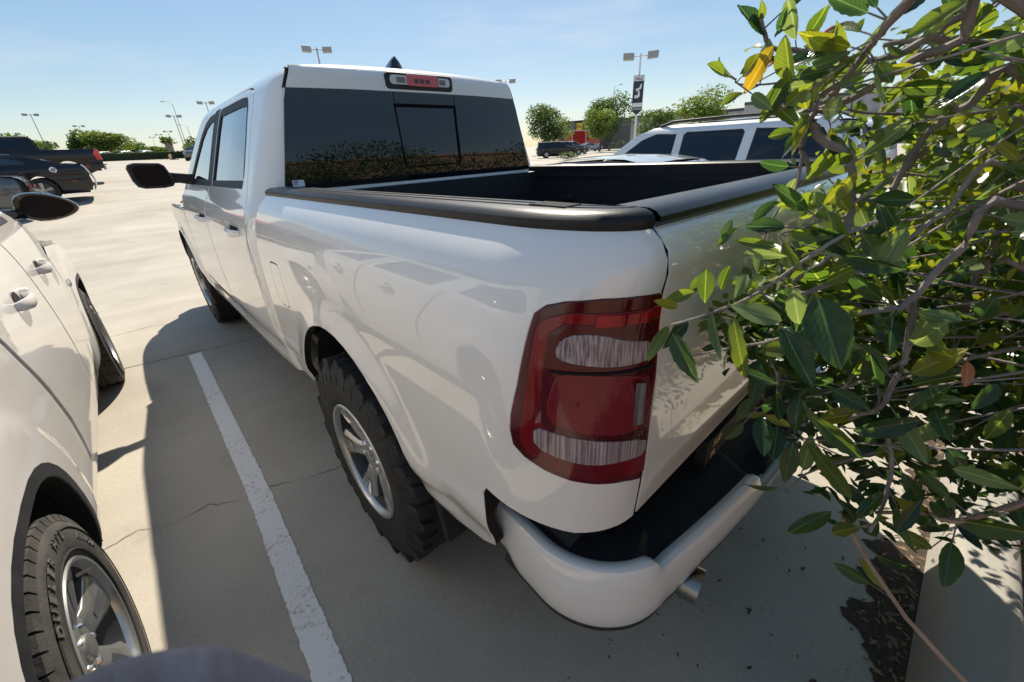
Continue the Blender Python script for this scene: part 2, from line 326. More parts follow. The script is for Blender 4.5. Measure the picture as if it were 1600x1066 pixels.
def rrect(a0, a1, b0, b1, r, n=4):
    out = []
    for cx, cy, t0 in ((a1-r, b0+r, -PI/2), (a1-r, b1-r, 0), (a0+r, b1-r, PI/2), (a0+r, b0+r, PI)):
        for k in range(n+1): out.append((cx+r*math.cos(t0+k*PI/2/n), cy+r*math.sin(t0+k*PI/2/n)))
    return out
def resample(poly, step):
    out = []
    n = len(poly)
    for i in range(n):
        a = poly[i]; b = poly[(i+1) % n]; L = math.hypot(b[0]-a[0], b[1]-a[1]); k = max(1, int(math.ceil(L/step)))
        for j in range(k): out.append((a[0]+(b[0]-a[0])*j/k, a[1]+(b[1]-a[1])*j/k))
    return out
def smooth_poly(poly, it=2):
    for _ in range(it):
        q = []
        for i in range(len(poly)):
            a = poly[i]; b = poly[(i+1) % len(poly)]
            q += [(a[0]*.75+b[0]*.25, a[1]*.75+b[1]*.25), (a[0]*.25+b[0]*.75, a[1]*.25+b[1]*.75)]
        poly = q
    return poly
def inset(poly, d):
    """shift a polygon towards its inside by d (outside if negative)"""
    n = len(poly); A = sum(poly[i][0]*poly[(i+1) % n][1]-poly[(i+1) % n][0]*poly[i][1] for i in range(n)); sg = 1 if A > 0 else -1; out = []
    for i in range(n):
        a, b, c = poly[i-1], poly[i], poly[(i+1) % n]
        t = (c[0]-a[0], c[1]-a[1]); L = math.hypot(*t) or 1
        out.append((b[0]-sg*t[1]/L*d, b[1]+sg*t[0]/L*d))
    return out
def area(poly): return .5*sum(poly[i][0]*poly[(i+1) % len(poly)][1]-poly[(i+1) % len(poly)][0]*poly[i][1] for i in range(len(poly)))
def inside_many(px, py, poly):
    r_ = np.zeros(len(px), bool); n = len(poly); j = n-1
    for i in range(n):
        xi, yi = poly[i]; xj, yj = poly[j]
        c = (yi > py) != (yj > py)
        with np.errstate(divide='ignore', invalid='ignore'): xx = (xj-xi)*(py-yi)/((yj-yi) if yj != yi else 1e-12)+xi
        r_ ^= c & (px < xx); j = i
    return r_
def panel(name, F, poly, m, parent, holes=(), step=.03, depth=.018, bevel=.003, off=0.0, out=None, mirror=False, bulge=0.0, flangeholes=True):
    """a skin over the surface F(a,b) bounded by poly, minus holes, with rolled edges turned inwards.
    out: reference direction that the outside faces."""
    loops = [poly if area(poly) > 0 else poly[::-1]]+[(h if area(h) < 0 else h[::-1]) for h in holes]
    rl = [resample(l_, step) for l_ in loops]
    bx0 = min(p[0] for p in rl[0]); bx1 = max(p[0] for p in rl[0]); by0 = min(p[1] for p in rl[0]); by1 = max(p[1] for p in rl[0])
    gx = np.arange(bx0+step/2, bx1, step); gy = np.arange(by0+step/2, by1, step)
    X, Y = np.meshgrid(gx, gy); X = X+((np.arange(len(gy)) % 2)*step*.5)[:, None]; X = X.ravel(); Y = Y.ravel()
    ok = inside_many(X, Y, rl[0])
    for h in rl[1:]: ok &= ~inside_many(X, Y, h)
    bd = np.array([p for l_ in rl for p in l_])
    idx = np.where(ok)[0]
    if len(idx):
        d2 = np.full(len(idx), 1e9)
        for k in range(0, len(bd), 400):
            dd = (X[idx][:, None]-bd[None, k:k+400, 0])**2+(Y[idx][:, None]-bd[None, k:k+400, 1])**2
            d2 = np.minimum(d2, dd.min(1))
        idx = idx[d2 > (step*.55)**2]
    pts = [Vector(p) for l_ in rl for p in l_]+[Vector((X[i], Y[i])) for i in idx]
    edges = []; b = 0
    for l_ in rl:
        edges += [(b+i, b+(i+1) % len(l_)) for i in range(len(l_))]; b += len(l_)
    vo, eo, fo, ov, oe, of = delaunay_2d_cdt(pts, edges, [], 0, 1e-6)
    tri = np.array([f_ for f_ in fo if len(f_) == 3]); V2 = np.array([(p[0], p[1]) for p in vo])
    c = V2[tri].mean(1); ok = inside_many(c[:, 0], c[:, 1], rl[0])
    for h in rl[1:]: ok &= ~inside_many(c[:, 0], c[:, 1], h)
    tri = tri[ok]
    inv = {}
    for i, lst in enumerate(ov):
        for q in lst: inv.setdefault(q, i)
    e_ = 1e-3
    cxm, cym = np.mean([p[0] for p in rl[0]]), np.mean([p[1] for p in rl[0]])
    def frame(a, b_):
        P_ = np.array(F(a, b_)); A_ = (np.array(F(a+e_, b_))-np.array(F(a-e_, b_)))/(2*e_); B_ = (np.array(F(a, b_+e_))-np.array(F(a, b_-e_)))/(2*e_)
        N_ = np.cross(A_, B_); N_ /= (np.linalg.norm(N_) or 1); return P_, A_, B_, N_
    P0, A0, B0, N0 = frame(cxm, cym)
    sg = 1.0
    if out is not None and np.dot(N0, out) < 0: sg = -1.0
    V = []; N = []; fr = []
    if bulge: mx_ = max(bx1-bx0, by1-by0)
    for (a, b_) in V2:
        P_, A_, B_, N_ = frame(a, b_); N_ = N_*sg
        V.append(P_+N_*off); N.append(N_); fr.append((A_, B_))
    if bulge:
        # soft crown towards the middle of the piece
        for i in range(len(V)):
            d_ = math.sqrt(max(0, min((V2[i][0]-bd[:, 0])**2+(V2[i][1]-bd[:, 1])**2)))
            V[i] = V[i]+N[i]*bulge*(1-math.exp(-d_/.02))
    faces = [tuple(t) if sg > 0 else tuple(t[::-1]) for t in tri]; dark = []
    b = 0
    for li, l_ in enumerate(rl):
        n_ = len(l_); ring = [inv.get(b+i, b+i) for i in range(n_)]; b += n_
        if depth <= 0 or (li and not flangeholes): continue
        r1 = []; r2 = []
        for i in range(n_):
            p = l_[i]; q0 = l_[i-1]; q1 = l_[(i+1) % n_]; t = (q1[0]-q0[0], q1[1]-q0[1]); k = ring[i]
            A_, B_ = fr[k]; T_ = A_*t[0]+B_*t[1]; O_ = np.cross(T_, N[k]*sg); O_ /= (np.linalg.norm(O_) or 1)
            r1.append(len(V)); V.append(V[k]+O_*bevel-N[k]*bevel); N.append(O_)
            r2.append(len(V)); V.append(V[k]+O_*bevel-N[k]*depth); N.append(O_)
        for i in range(n_):
            j = (i+1) % n_
            for w_i, q in enumerate(((ring[j], ring[i], r1[i], r1[j]), (r1[j], r1[i], r2[i], r2[j]))):
                faces.append(q if sg > 0 else q[::-1])
                if w_i and depth > .012: dark.append(len(faces)-1)
    V = np.array(V); N = np.array(N)
    if mirror: V = V*[-1, 1, 1]; N = N*[-1, 1, 1]; faces = [f_[::-1] for f_ in faces]
    me = mesh(name, V, faces, True)
    if dark:  # turned-in edges coloured near black to paint in shade at the shut lines
        me.materials.append(MATS[m]); me.materials.append(MATS['gap'])
        for q in dark: me.polygons[q].material_index = 1
    me.normals_split_custom_set_from_vertices([tuple(q) for q in N])
    return link(name, me, m, parent)
def text_mesh(txt, size, depth=.0, bold=0.0):
    cu_ = bpy.data.curves.new('lettering', 'FONT'); cu_.body = txt; cu_.size = size; cu_.extrude = depth; cu_.align_x = 'CENTER'; cu_.offset = bold; cu_.resolution_u = 3
    o = bpy.data.objects.new('lettering', cu_); COL.objects.link(o)
    dg = bpy.context.evaluated_depsgraph_get(); me = bpy.data.meshes.new_from_object(o.evaluated_get(dg)); bpy.data.objects.remove(o); bpy.data.curves.remove(cu_)
    return me
_gz = pchip([-50, 5, 8, 12, 17.4, 20.5, 35, 60, 100, 400, 2000], [0, 0, .04, .17, .43, .66, 1.15, 1.75, 2.4, 4.0, 6.0])
def ground_z(x, y): return max(0.0, _gz(y))*(1-.80*sstep(2, 34, x))
# ------------------------------------------------------------------ pickup body surfaces (metres; rear axle at y=0, nose towards +y, left side x<0)
RAKE, WB, RT = .0122, 3.79, .44
YC, XSEAM = -.80, .79
prof = pchip([.44, .50, .56, .63, .69, .74, .82, .95, 1.08, 1.18, 1.26, 1.33, 1.385, 1.415], [.925, .945, .958, .970, .990, .9955, .996, .9985, .999, .995, .983, .962, .930, .900])
cabprof = pchip([.40, .46, .54, .62, .69, .74, .82, .95, 1.08, 1.18, 1.27, 1.34, 1.39, 1.43, 1.50, 1.65, 1.80, 1.87, 1.915, 1.945], [.90, .945, .965, .972, .990, .996, .997, .999, .999, .995, .984, .962, .932, .914, .886, .826, .764, .730, .690, .640])
wadd = pchip([-1.3, .8, 1.6, 3.0, 3.4, 3.8, 4.25, 4.55, 4.75], [0, 0, .012, .012, .017, .019, .006, -.04, -.14])
tailY = pchip([.78, .95, 1.15, 1.28, 1.32, 1.355, 1.385, 1.41, 1.43], [-1.060, -1.068, -1.068, -1.062, -1.064, -1.070, -1.062, -1.042, -1.018])
def flare(y, z):
    q = 0
    for yc in (0.0, WB):
        r_ = math.hypot(y-yc, (z-.46)*1.0)
        q += .020*sstep(.66, .52, r_)*sstep(.50, .60, z)
    return q
def rk(x, y, z): return (x, y, z-RAKE*y)
def bedF(s, z):
    w = prof(z)
    if s >= YC: return rk(-(w+wadd(s)+flare(s, z)), s, z)
    th = min((YC-s)/.36, 1.0)*PI/2
    ex = max(0, (YC-s)-.36)
    return rk(-(XSEAM+(w-XSEAM)*math.cos(th))+ex, YC+(tailY(z)-YC)*math.sin(th), z)
SEND = YC-.36
def cabF(s, z):
    w = cabprof(z)
    y0 = 1.00
    if s >= y0: return rk(-(w+wadd(s)+flare(s, z)), s, z)
    a = .125-.055*sstep(1.40, 1.86, z); yb = .825+.028*sstep(1.40, 1.9, z)
    th = min((y0-s)/.20, 1.0)*PI/2; ex = max(0, (y0-s)-.20)
    return rk(-(w-a+a*math.cos(th))+ex, y0+(yb-y0)*math.sin(th), z)
def backF(x, z):     # rear face of the cab, slightly bowed
    return rk(x, .825+.028*sstep(1.40, 1.9, z)-.028*(1-(x/.80)**2), z)
def tailF(x, z): return rk(x, tailY(z)-.012*(1-(x/.79)**2)*sstep(.8, .9, z), z)
# ------------------------------------------------------------------ the lot
def sheet(name, xs, ys, fz, m):
    v = [(x, y, fz(x, y)) for y in ys for x in xs]; nx = len(xs)
    f = [(j*nx+i, j*nx+i+1, (j+1)*nx+i+1, (j+1)*nx+i) for j in range(len(ys)-1) for i in range(nx-1)]
    return link(name, mesh(name, v, f, True), m)
gx = sorted(set(list(np.linspace(-40, 60, 41))+[-1500, -900, -400, -200, -100, -60, 75, 90, 150, 300, 600, 1500])); gy = sorted(set(list(np.linspace(-10, 70, 41))+[-1500, -600, -200, -60, -25, 85, 100, 120, 200, 400, 800, 1600, 2400]))
lot = struct(sheet('parking_lot', gx, gy, lambda x, y: ground_z(x, y)-.024*(1-sstep(5.0, 9.0, y))*(1-sstep(11, 16, abs(x))), 'concrete'))
# poured slabs with open joints between them
SL, ROT, SX0, SY0 = 4.5, -.165, 1.62, 2.56
me_slab = None
for i in range(-4, 4):
    for j in range(-2, 2):
        cx, cy = (i+.5)*SL, (j+.5)*SL
        x = SX0+cx*math.cos(ROT)-cy*math.sin(ROT); y = SY0+cx*math.sin(ROT)+cy*math.cos(ROT)
        if y < -4.2 or y > 7.4 or abs(x) > 12.5: continue
        if me_slab is None:
            mb = MB(); h_ = SL/2-.0045; mb.add([(-h_, -h_, -.02), (h_, -h_, -.02), (h_, h_, -.02), (-h_, h_, -.02), (-h_+.004, -h_+.004, 0), (h_-.004, -h_+.004, 0), (h_-.004, h_-.004, 0), (-h_+.004, h_-.004, 0)], [(4, 5, 6, 7), (0, 1, 5, 4), (1, 2, 6, 5), (2, 3, 7, 6), (3, 0, 4, 7)])
            o = mb.build('slab', 'concrete', lot); me_slab = o.data
        else: o = link('slab', me_slab, None, lot)
        o.location = (x, y, 0); o.rotation_euler = (0, 0, ROT)
def ribbon(name, pts, w, z, m, parent, jag=0.0, seg=.05):
    P_ = [Vector((p[0], p[1], 0)) for p in pts]; q = []
    for a, b_ in zip(P_[:-1], P_[1:]):
        n_ = max(1, int((b_-a).length/seg)); q += [a.lerp(b_, k/n_) for k in range(n_)]
    q.append(P_[-1]); v = []; f = []
    for i, p in enumerate(q):
        t = (q[min(i+1, len(q)-1)]-q[max(i-1, 0)]).normalized(); s_ = Vector((-t.y, t.x, 0)); ww = w(i/len(q)) if callable(w) else w
        for sg in (-1, 1):
            e_ = p+s_*sg*(ww/2+random.uniform(-jag, jag)); v.append((e_.x, e_.y, ground_z(e_.x, e_.y)+z))
        if i: f.append((2*i-2, 2*i-1, 2*i+1, 2*i))
    return link(name, mesh(name, v, f), m, parent)
ribbon('painted_line', [(-1.318, 2.99), (-1.345, .70), (-1.392, -.45), (-1.42, -1.64)], .098, .004, 'stripe', lot, .0035, .012)
for x0 in (1.55, 4.45, 7.5, -4.35): ribbon('painted_line', [(x0+.04, 3.0), (x0, -1.6)], .098, .004, 'stripe', lot, .003, .03)
ck = [(-2.35, .93), (-2.1, .88), (-1.95, .84), (-1.82, .86), (-1.72, .79), (-1.55, .80), (-1.46, .74), (-1.36, .70), (-1.28, .71), (-1.2, .66), (-1.1, .62), (-1.0, .60), (-.85, .585), (-.6, .53), (-.2, .50)]
ck2 = []
for a, b_ in zip(ck[:-1], ck[1:]):
    for k in range(5): t = k/5; ck2.append((a[0]+(b_[0]-a[0])*t+random.uniform(-.008, .008), a[1]+(b_[1]-a[1])*t+random.uniform(-.010, .010)))
ribbon('crack', ck2, lambda t: .0022+.0016*math.sin(t*40), .003, 'joint', lot, .0006, .02)
ribbon('crack', [(-2.6, 4.15), (-2.2, 4.22), (-1.9, 4.16), (-1.55, 4.20), (-1.35, 4.12)], .005, .003, 'joint', lot, .002, .03)
# kerb and planter
KS = [(-1.660, .0), (-1.676, .06), (-1.690, .118), (-1.708, .142), (-1.735, .152), (-1.83, .155), (-1.855, .150), (-1.868, .135), (-1.868, -.05)]
kerb = empty('kerb'); struct(kerb)
xk = [-9.0, -6.0, -3.0, -1.25, 1.75, 4.75, 7.75, 10.75, 13.75]
for x0, x1 in zip(xk[:-1], xk[1:]):
    mb = MB(); mb.loft([[(x, y, z) for y, z in KS] for x in [x0+.004+(x1-x0-.008)*k/6 for k in range(7)]], close=False); mb.build('kerb_stone', 'kerb_concrete', kerb, smooth=True)
mb = MB(); mb.loft([[(x, y, z-.006) for y, z in KS] for x in (-9, 13.75)], close=False); mb.build('kerb_core', 'joint', kerb)
ck3 = [(.55, -1.664), (.56, -1.69), (.54, -1.72), (.575, -1.76), (.56, -1.80), (.60, -1.86)]
zc3 = [.02, .12, .149, .156, .157, .15]
mb = MB(); mb.tube([(p[0], p[1], z) for p, z in zip(ck3, zc3)], .0022, 4); mb.build('kerb_crack', 'joint', kerb)
def soil(x, y): return .105+.018*math.sin(x*5.1+y*3)+.014*math.sin(x*11.7-y*7)+.03*sstep(-1.9, -3.5, y)*1
planter = struct(sheet('planter_bed', [-9+.25*k for k in range(92)], [-1.862-.14*k for k in range(38)], soil, 'mulch'))
# dark silt in the gutter and leaf litter
mb = MB(); pts = []
for k in range(240):
    x = -.45+2.4*k/239; w = (.015+.075*(1+math.sin(x*5.3+.6)+.5*math.sin(x*13.1+2)+.35*math.sin(x*31)+.2*math.sin(x*77)))*sstep(-.45, .15, x)*(1-.5*sstep(1.2, 1.9, x))+.006*math.sin(x*190)
    w = max(w, .004)
    pts.append([(x, -1.668+.006, .0045), (x, -1.66+w*.6, .0045), (x, -1.65+w, .0035)])
mb.loft(pts, close=False); stuff(tag(mb.build('gutter_silt', 'litter'), 'dark silt and rotted leaves washed into the gutter under the shrub', 'silt'))
def litter_mesh(name, n, fx, fy, fz, smin, smax, m, label, cat):
    mb = MB()
    for _ in range(n):
        x, y = fx(), fy(); a = random.uniform(0, 2*PI); L = random.uniform(smin, smax); w = L*random.uniform(.25, .45); z = fz(x, y)+.004
        c, s_ = math.cos(a), math.sin(a); up = random.uniform(.0, .4)*L
        mb.add([(x-c*L/2, y-s_*L/2, z), (x-s_*w/2, y+c*w/2, z+up*.6), (x+c*L/2, y+s_*L/2, z+up*.3), (x+s_*w/2, y-c*w/2, z+.001)], [(0, 3, 2), (0, 2, 1)])
    return stuff(tag(mb.build(name, m, fix=False), label, cat))
random.seed(3)
litter_mesh('leaf_litter', 420, lambda: random.uniform(-.2, 2.5), lambda: -1.655+abs(random.gauss(0, .07)), lambda x, y: .001, .012, .040, 'dry_leaf', 'dry leaf scraps gathered along the foot of the kerb', 'leaf litter')
litter_mesh('dropped_scraps', 160, lambda: random.uniform(-1.0, 1.6), lambda: random.uniform(-1.62, -.9), lambda x, y: .001, .006, .028, 'litter', 'small dark scraps scattered on the concrete behind the bumper', 'debris')
litter_mesh('mulch_chips', 2600, lambda: random.uniform(-1.2, 4.5), lambda: random.uniform(-3.6, -1.88), soil, .02, .06, 'dry_leaf', 'bark chips and dead leaves covering the planter bed', 'mulch')
# ------------------------------------------------------------------ wheels
def lathe_x(mb, prof_, n=64, a0=0, a1=2*PI):
    """profile of (radius, x) turned about the x axis"""
    full = abs(a1-a0-2*PI) < 1e-6; m_ = n if full else n+1
    v = []; f = []
    for k in range(m_):
        a = a0+(a1-a0)*k/n
        for (r_, x_) in prof_: v.append((x_, r_*math.cos(a), r_*math.sin(a)))
    q = len(prof_)
    for k in range(n):
        k2 = (k+1) % m_
        for i in range(q-1): f.append((k*q+i, k*q+i+1, k2*q+i+1, k2*q+i))
    return mb.add(v, f)
def lug(mb, x0, x1, r0, r1, a0, a1, sk=0.0, taper=.012):
    """one tread block between two angles; sk shifts the far end round the tyre"""
    def pt(x_, r_, a): return (x_, r_*math.cos(a), r_*math.sin(a))
    t = taper
    lo = [pt(x0, r0, a0), pt(x0, r0, a1), pt(x1, r0, a1+sk), pt(x1, r0, a0+sk)]
    s_ = .006 if x1 > x0 else -.006
    hi = [pt(x0+s_, r1, a0+t), pt(x0+s_, r1, a1-t), pt(x1-s_, r1, a1+sk-t), pt(x1-s_, r1, a0+sk+t)]
    mb.add(lo+hi, [(0, 1, 2, 3), (7, 6, 5, 4), (0, 4, 5, 1), (1, 5, 6, 2), (2, 6, 7, 3), (3, 7, 4, 0)])
def make_wheel(R, RR, width, kind, n_sp, dusty=False):
    """wheel with its outer face towards -x at x=0; the hub on the axis"""
    w = empty('wheel')
    mb = MB()
    tp = [(RR-.004, .030), (RR+.004, .016), (RR+.012, .008), (RR+.030, .004), (RR+.30*(R-RR), .0005), (RR+.55*(R-RR), .0), (RR+.8*(R-RR), .008), (R-.018, .020), (R-.010, .034), (R-.008, .06), (R-.006, width/2), (R-.008, width-.06), (R-.010, width-.034), (R-.03, width-.012), (RR+.5*(R-RR), width), (RR, width-.03)]
    lathe_x(mb, tp, 96); tyre = mb.build('tyre', 'rubber_dusty' if dusty else 'rubber', w, smooth=True)
    mb = MB()
    if kind == 'mud':
        N = 36
        for k in range(N):
            a = k*2*PI/N; d = 2*PI/N
            ln = .082 if k % 2 else .064
            x0 = .004 if k % 2 else .014
            lug(mb, x0, ln, R-.055, R+.004, a, a+d*.60, .03)
            lug(mb, width-x0, width-ln, R-.055, R+.004, a+d*.5, a+d*1.10, .03)
            lug(mb, .092, .148, R-.02, R+.004, a+d*.15, a+d*.72, -.09)
            lug(mb, .155, .205, R-.02, R+.004, a+d*.60, a+d*1.18, .09)
            lug(mb, -.002, .02, R-.085, R-.052, a+d*.08, a+d*.5, .0, .01)
            if k % 2: lug(mb, -.001, .016, R-.115, R-.09, a+d*.2, a+d*1.3, .0, .01)
        stuff(mb.build('tread', 'rubber', tyre))
    else:
        N = 52
        for k in range(N):
            a = k*2*PI/N; d = 2*PI/N
            lug(mb, .010, .060, R-.024, R, a, a+d*.90, .02, .003)
            lug(mb, .064, .107, R-.012, R+.002, a+d*.20, a+d*1.14, .03, .002)
            lug(mb, .112, .152, R-.012, R+.002, a+d*.45, a+d*1.39, -.02, .002)
            lug(mb, .157, .200, R-.012, R+.002, a+d*.1, a+d*1.04, -.03, .002)
            lug(mb, width-.012, width-.034, R-.022, R, a, a+d*.88, .0, .003)
        stuff(mb.build('tread', 'rubber_dusty', tyre))
        mb = MB(); lathe_x(mb, [(R-.045, .0015), (R-.049, -.0012), (R-.052, .0015)], 96); lathe_x(mb, [(RR+.020, .004), (RR+.024, .0012), (RR+.028, .004)], 96)
        mb.build('sidewall_rib', 'rubber', tyre, smooth=True)
    rim = empty('rim'); rim.parent = w
    mb = MB()
    lathe_x(mb, [(RR+.003, .012), (RR+.006, .008), (RR+.002, .003), (RR-.006, .004), (RR-.013, .012), (RR-.016, .026)], 72)
    mb.build('rim_lip', 'alloy', rim, smooth=True)
    mb = MB(); lathe_x(mb, [(RR-.015, .024), (RR-.03, .055), (RR-.035, .12), (RR-.03, width-.03)], 72); mb.build('barrel', 'rim_dark', rim, smooth=True)
    mb = MB(); lathe_x(mb, [(.0, .13), (RR-.034, .13)], 40); mb.build('backing', 'underbody', rim)
    mb = MB(); lathe_x(mb, [(.05, .095), (.165, .095), (.165, .112), (.05, .112)], 40); mb.build('brake_disc', 'steel', rim, smooth=True)
    hubx = .045
    mb = MB(); lathe_x(mb, [(.0, hubx-.006), (.030, hubx-.008), (.036, hubx-.004), (.037, hubx+.004), (.085, hubx+.006), (.098, hubx+.016), (.100, .10)], 40); mb.build('hub', 'alloy', rim, smooth=True)
    if kind == 'mud': prof_w, prof_x = [(.07, .036), (.115, .038), (.165, .047), (.21, .066), (RR-.010, .078)], [.050, .040, .034, .028, .022]
    else: prof_w, prof_x = [(.07, .044), (.11, .048), (.15, .062), (.19, .082), (RR-.012, .096)], [.050, .036, .030, .024, .020]
    me_sp = None
    for k in range(n_sp):
        if me_sp is None:
            rings = []
            for (r_, hw), xx in zip(prof_w, prof_x):
                # bevelled spoke section: flat crown, sloping flanks
                rings.append([(xx+.050, -hw*.95, r_), (xx+.012, -hw, r_), (xx, -hw*.62, r_), (xx+(.006 if kind == 'mud' else .0), 0, r_), (xx, hw*.62, r_), (xx+.012, hw, r_), (xx+.050, hw*.95, r_)])
            mb = MB(); mb.loft(rings); o = mb.build('spoke', 'alloy', rim, bevel=.003, smooth=True); me_sp = o.data
            if kind != 'mud':
                mb = MB(); mb.loft([[(prof_x[i]-.0015, s_*q, prof_w[i][0]) for s_, q in ((-1, ww), (1, ww))] for i, ww in ((1, .012), (2, .018), (3, .020))], close=False); mb.build('spoke_face', 'polished', o)
            else:
                mb = MB(); mb.loft([[(prof_x[i]-.002+dx, q, prof_w[i][0]) for q, dx in ((-prof_w[i][1]*.5, 0), (0, .006), (prof_w[i][1]*.5, 0))] for i in (2, 3, 4)], close=False); mb.build('spoke_face', 'polished', o)
            first = o
        else:
            o = copy_tree(first, rim)
        o.rotation_euler = (k*2*PI/n_sp+.35, 0, 0)
    me_n = None
    for k in range(5 if kind != 'mud' else 6):
        a = k*2*PI/(5 if kind != 'mud' else 6)+.35+PI/n_sp
        if me_n is None:
            mb = MB(); lathe_x(mb, [(0, -.012), (.006, -.012), (.011, -.004), (.0115, .02)], 6); o = mb.build('lug_nut', 'chrome', rim, smooth=False); me_n = o.data
        else: o = link('lug_nut', me_n, None, rim)
        o.location = (hubx+.008, .060*math.cos(a), .060*math.sin(a))
    if kind != 'mud':
        mb = MB(); mb.tube([(.0, 0, 0), (-.006, 0, 0), (-.034, 0, 0)], [.0055, .0055, .003], 8); o = mb.build('valve_cap', 'steel', rim, smooth=True); o.location = (.018, .19*math.cos(2.2), .19*math.sin(2.2))
    return w
def arc_text(txt, r_, a_mid, size, parent, up=1, m='rubber_letter', x_=-.0015, track=.78):
    """raised sidewall letters set round an arc, read from outside (-x)"""
    mb = MB(); n = len(txt); da = size*track/r_
    for i, ch in enumerate(txt):
        if ch == ' ': continue
        me = text_mesh(ch, size, .0012, .0008)
        a = a_mid+((n-1)/2-i)*da*-1
        # angle measured from +z towards -y as seen from the outside (viewer at -x, y to the left)
        ca, sa = math.cos(a), math.sin(a)
        vv = []
        for v_ in me.vertices:
            tx, ty = v_.co.x, v_.co.y-size*.35
            rr = r_+ty; aa = a+tx/r_
            vv.append((x_-v_.co.z, -rr*math.sin(aa), rr*math.cos(aa)))
        mb.add(vv, [tuple(p.vertices) for p in me.polygons]); bpy.data.meshes.remove(me)
    return stuff(mb.build('lettering', m, parent))
# ------------------------------------------------------------------ the white pickup
truck = tag(empty('pickup_truck'), 'pearl white crew cab pickup with mud tyres and open black-lined bed', 'pickup')
OUT_L = (-1, 0, .1)
def both(name, F, poly, m, parent=truck, **k):
    a = panel(name, F, poly, m, parent, **k); b = panel(name, F, poly, m, parent, mirror=True, **k)
    return a, b
def arch(yc, zc, r_, n=18, z0=.40, rx=None):
    rx = rx or r_
    return [(yc+rx*math.cos(a), zc+r_*math.sin(a)) for a in [i*PI/n for i in range(n+1)]]
# bed side with rear wheel arch and lamp opening
LAMP = [(-.906, 1.262), (-.912, 1.292), (-.930, 1.308), (-.960, 1.316), (-1.02, 1.321), (-1.09, 1.320), (-1.150, 1.316), (-1.157, 1.312), (-1.159, 1.238), (-1.159, 1.134), (-1.159, 1.013), (-1.159, .918), (-1.152, .912), (-1.099, .930), (-1.034, .940), (-.985, .951), (-.938, .970), (-.900, .992), (-.878, 1.016), (-.873, 1.05), (-.876, 1.085), (-.890, 1.157)]
ar = arch(.02, .50, .515, 22, rx=.50)      # front to rear over the top
bed_poly = [(.792, 1.424), (.808, 1.38), (.808, 1.1), (.83, .80), (.855, .52), (.60, .50), (.535, .52)]+ar[1:-1]+[(-.475, .53), (-.55, .52), (-.72, .565), (-.772, .60), (-.782, .74), (-.784, .82), (-.80, .846), (-.86, .832), (-1.0, .803), (SEND+.006, .80), (SEND+.006, 1.424), (-.5, 1.424)]
fuel = rrect(.505, .655, .965, 1.165, .035)
bedl = panel('bed_side', bedF, bed_poly, 'pearl', truck, holes=[LAMP, fuel], step=.028, depth=.03, out=OUT_L)
panel('fuel_door', bedF, inset(fuel, .009), 'pearl', bedl, step=.03, out=OUT_L, depth=.01, bevel=.002)
panel('bed_side', bedF, bed_poly, 'pearl', truck, holes=[LAMP], step=.035, depth=.03, out=OUT_L, mirror=True)
# tail lamps
TOPB = [(-.957, 1.236), (-.964, 1.253), (-.985, 1.263), (-1.028, 1.261), (-1.071, 1.247), (-1.13, 1.236), (-1.132, 1.206), (-1.056, 1.204), (-.989, 1.213), (-.960, 1.221)]
LOWB = [(-.924, 1.080), (-.961, 1.071), (-1.029, 1.055), (-1.138, 1.034), (-1.138, .995), (-1.085, 1.000), (-1.025, 1.001), (-.972, 1.014), (-.923, 1.037)]
MIDB = [(-.954, 1.170), (-.962, 1.190), (-.980, 1.195), (-1.056, 1.187), (-1.118, 1.175), (-1.126, 1.166), (-1.131, 1.093), (-1.119, 1.066), (-1.066, 1.064), (-1.016, 1.075), (-.972, 1.085), (-.951, 1.100), (-.945, 1.122)]
STRIP = [(-1.088, 1.172), (-1.106, 1.169), (-1.108, 1.085), (-1.090, 1.088)]
INNER = [(-.924, 1.270), (-.936, 1.286), (-.970, 1.296), (-1.148, 1.296), (-1.148, .945), (-1.095, .953), (-1.030, .963), (-.980, .975), (-.940, .992), (-.912, 1.014), (-.898, 1.04), (-.900, 1.07), (-.912, 1.157)]
INNER2 = [(-.944, 1.262), (-.965, 1.279), (-1.14, 1.276), (-1.14, 1.015), (-1.10, 1.02), (-1.03, 1.045), (-.96, 1.062), (-.930, 1.10), (-.936, 1.18)]
for mir in (False, True):
    lp = panel('tail_lamp', bedF, inset(LAMP, .004), 'lens_dark', truck, step=.02, depth=.035, bevel=.004, off=.002, out=OUT_L, mirror=mir, bulge=.006)
    kw = dict(step=.02, out=OUT_L, mirror=mir)
    panel('red_lens', bedF, INNER, 'lens_red', lp, off=.0085, depth=.004, bevel=.0015, **kw)
    panel('inner_lens', bedF, INNER2, 'lens_dark', lp, off=.0100, depth=.004, bevel=.0015, holes=[TOPB], **kw)
    panel('reverse_lens', bedF, smooth_poly(TOPB, 1), 'lens_rib', lp, off=.0120, depth=.004, bevel=.0015, **kw)
    panel('reverse_lens', bedF, smooth_poly(LOWB, 1), 'lens_rib', lp, off=.0120, depth=.004, bevel=.0015, **kw)
    for q0, q1 in ((-1.015, -1.062), (-1.068, -1.115)): panel('marker_lens', bedF, [(q0, 1.276), (q1, 1.275), (q1, 1.294), (q0, 1.294)], 'lens_bright', lp, off=.0115, depth=.003, bevel=.001, **kw)
    panel('lens_divider', bedF, [(-.948, 1.199), (-1.136, 1.192), (-1.136, 1.189), (-.948, 1.196)], 'gap', lp, off=.0135, depth=.003, bevel=.0008, **kw)
    md = panel('stop_lens', bedF, smooth_poly(MIDB, 1), 'lens_plum', lp, off=.0120, depth=.004, bevel=.002, bulge=.011, **kw)
    panel('reflector', bedF, STRIP, 'lens_rib_dark', md, off=.0235, depth=.003, bevel=.001, **kw)
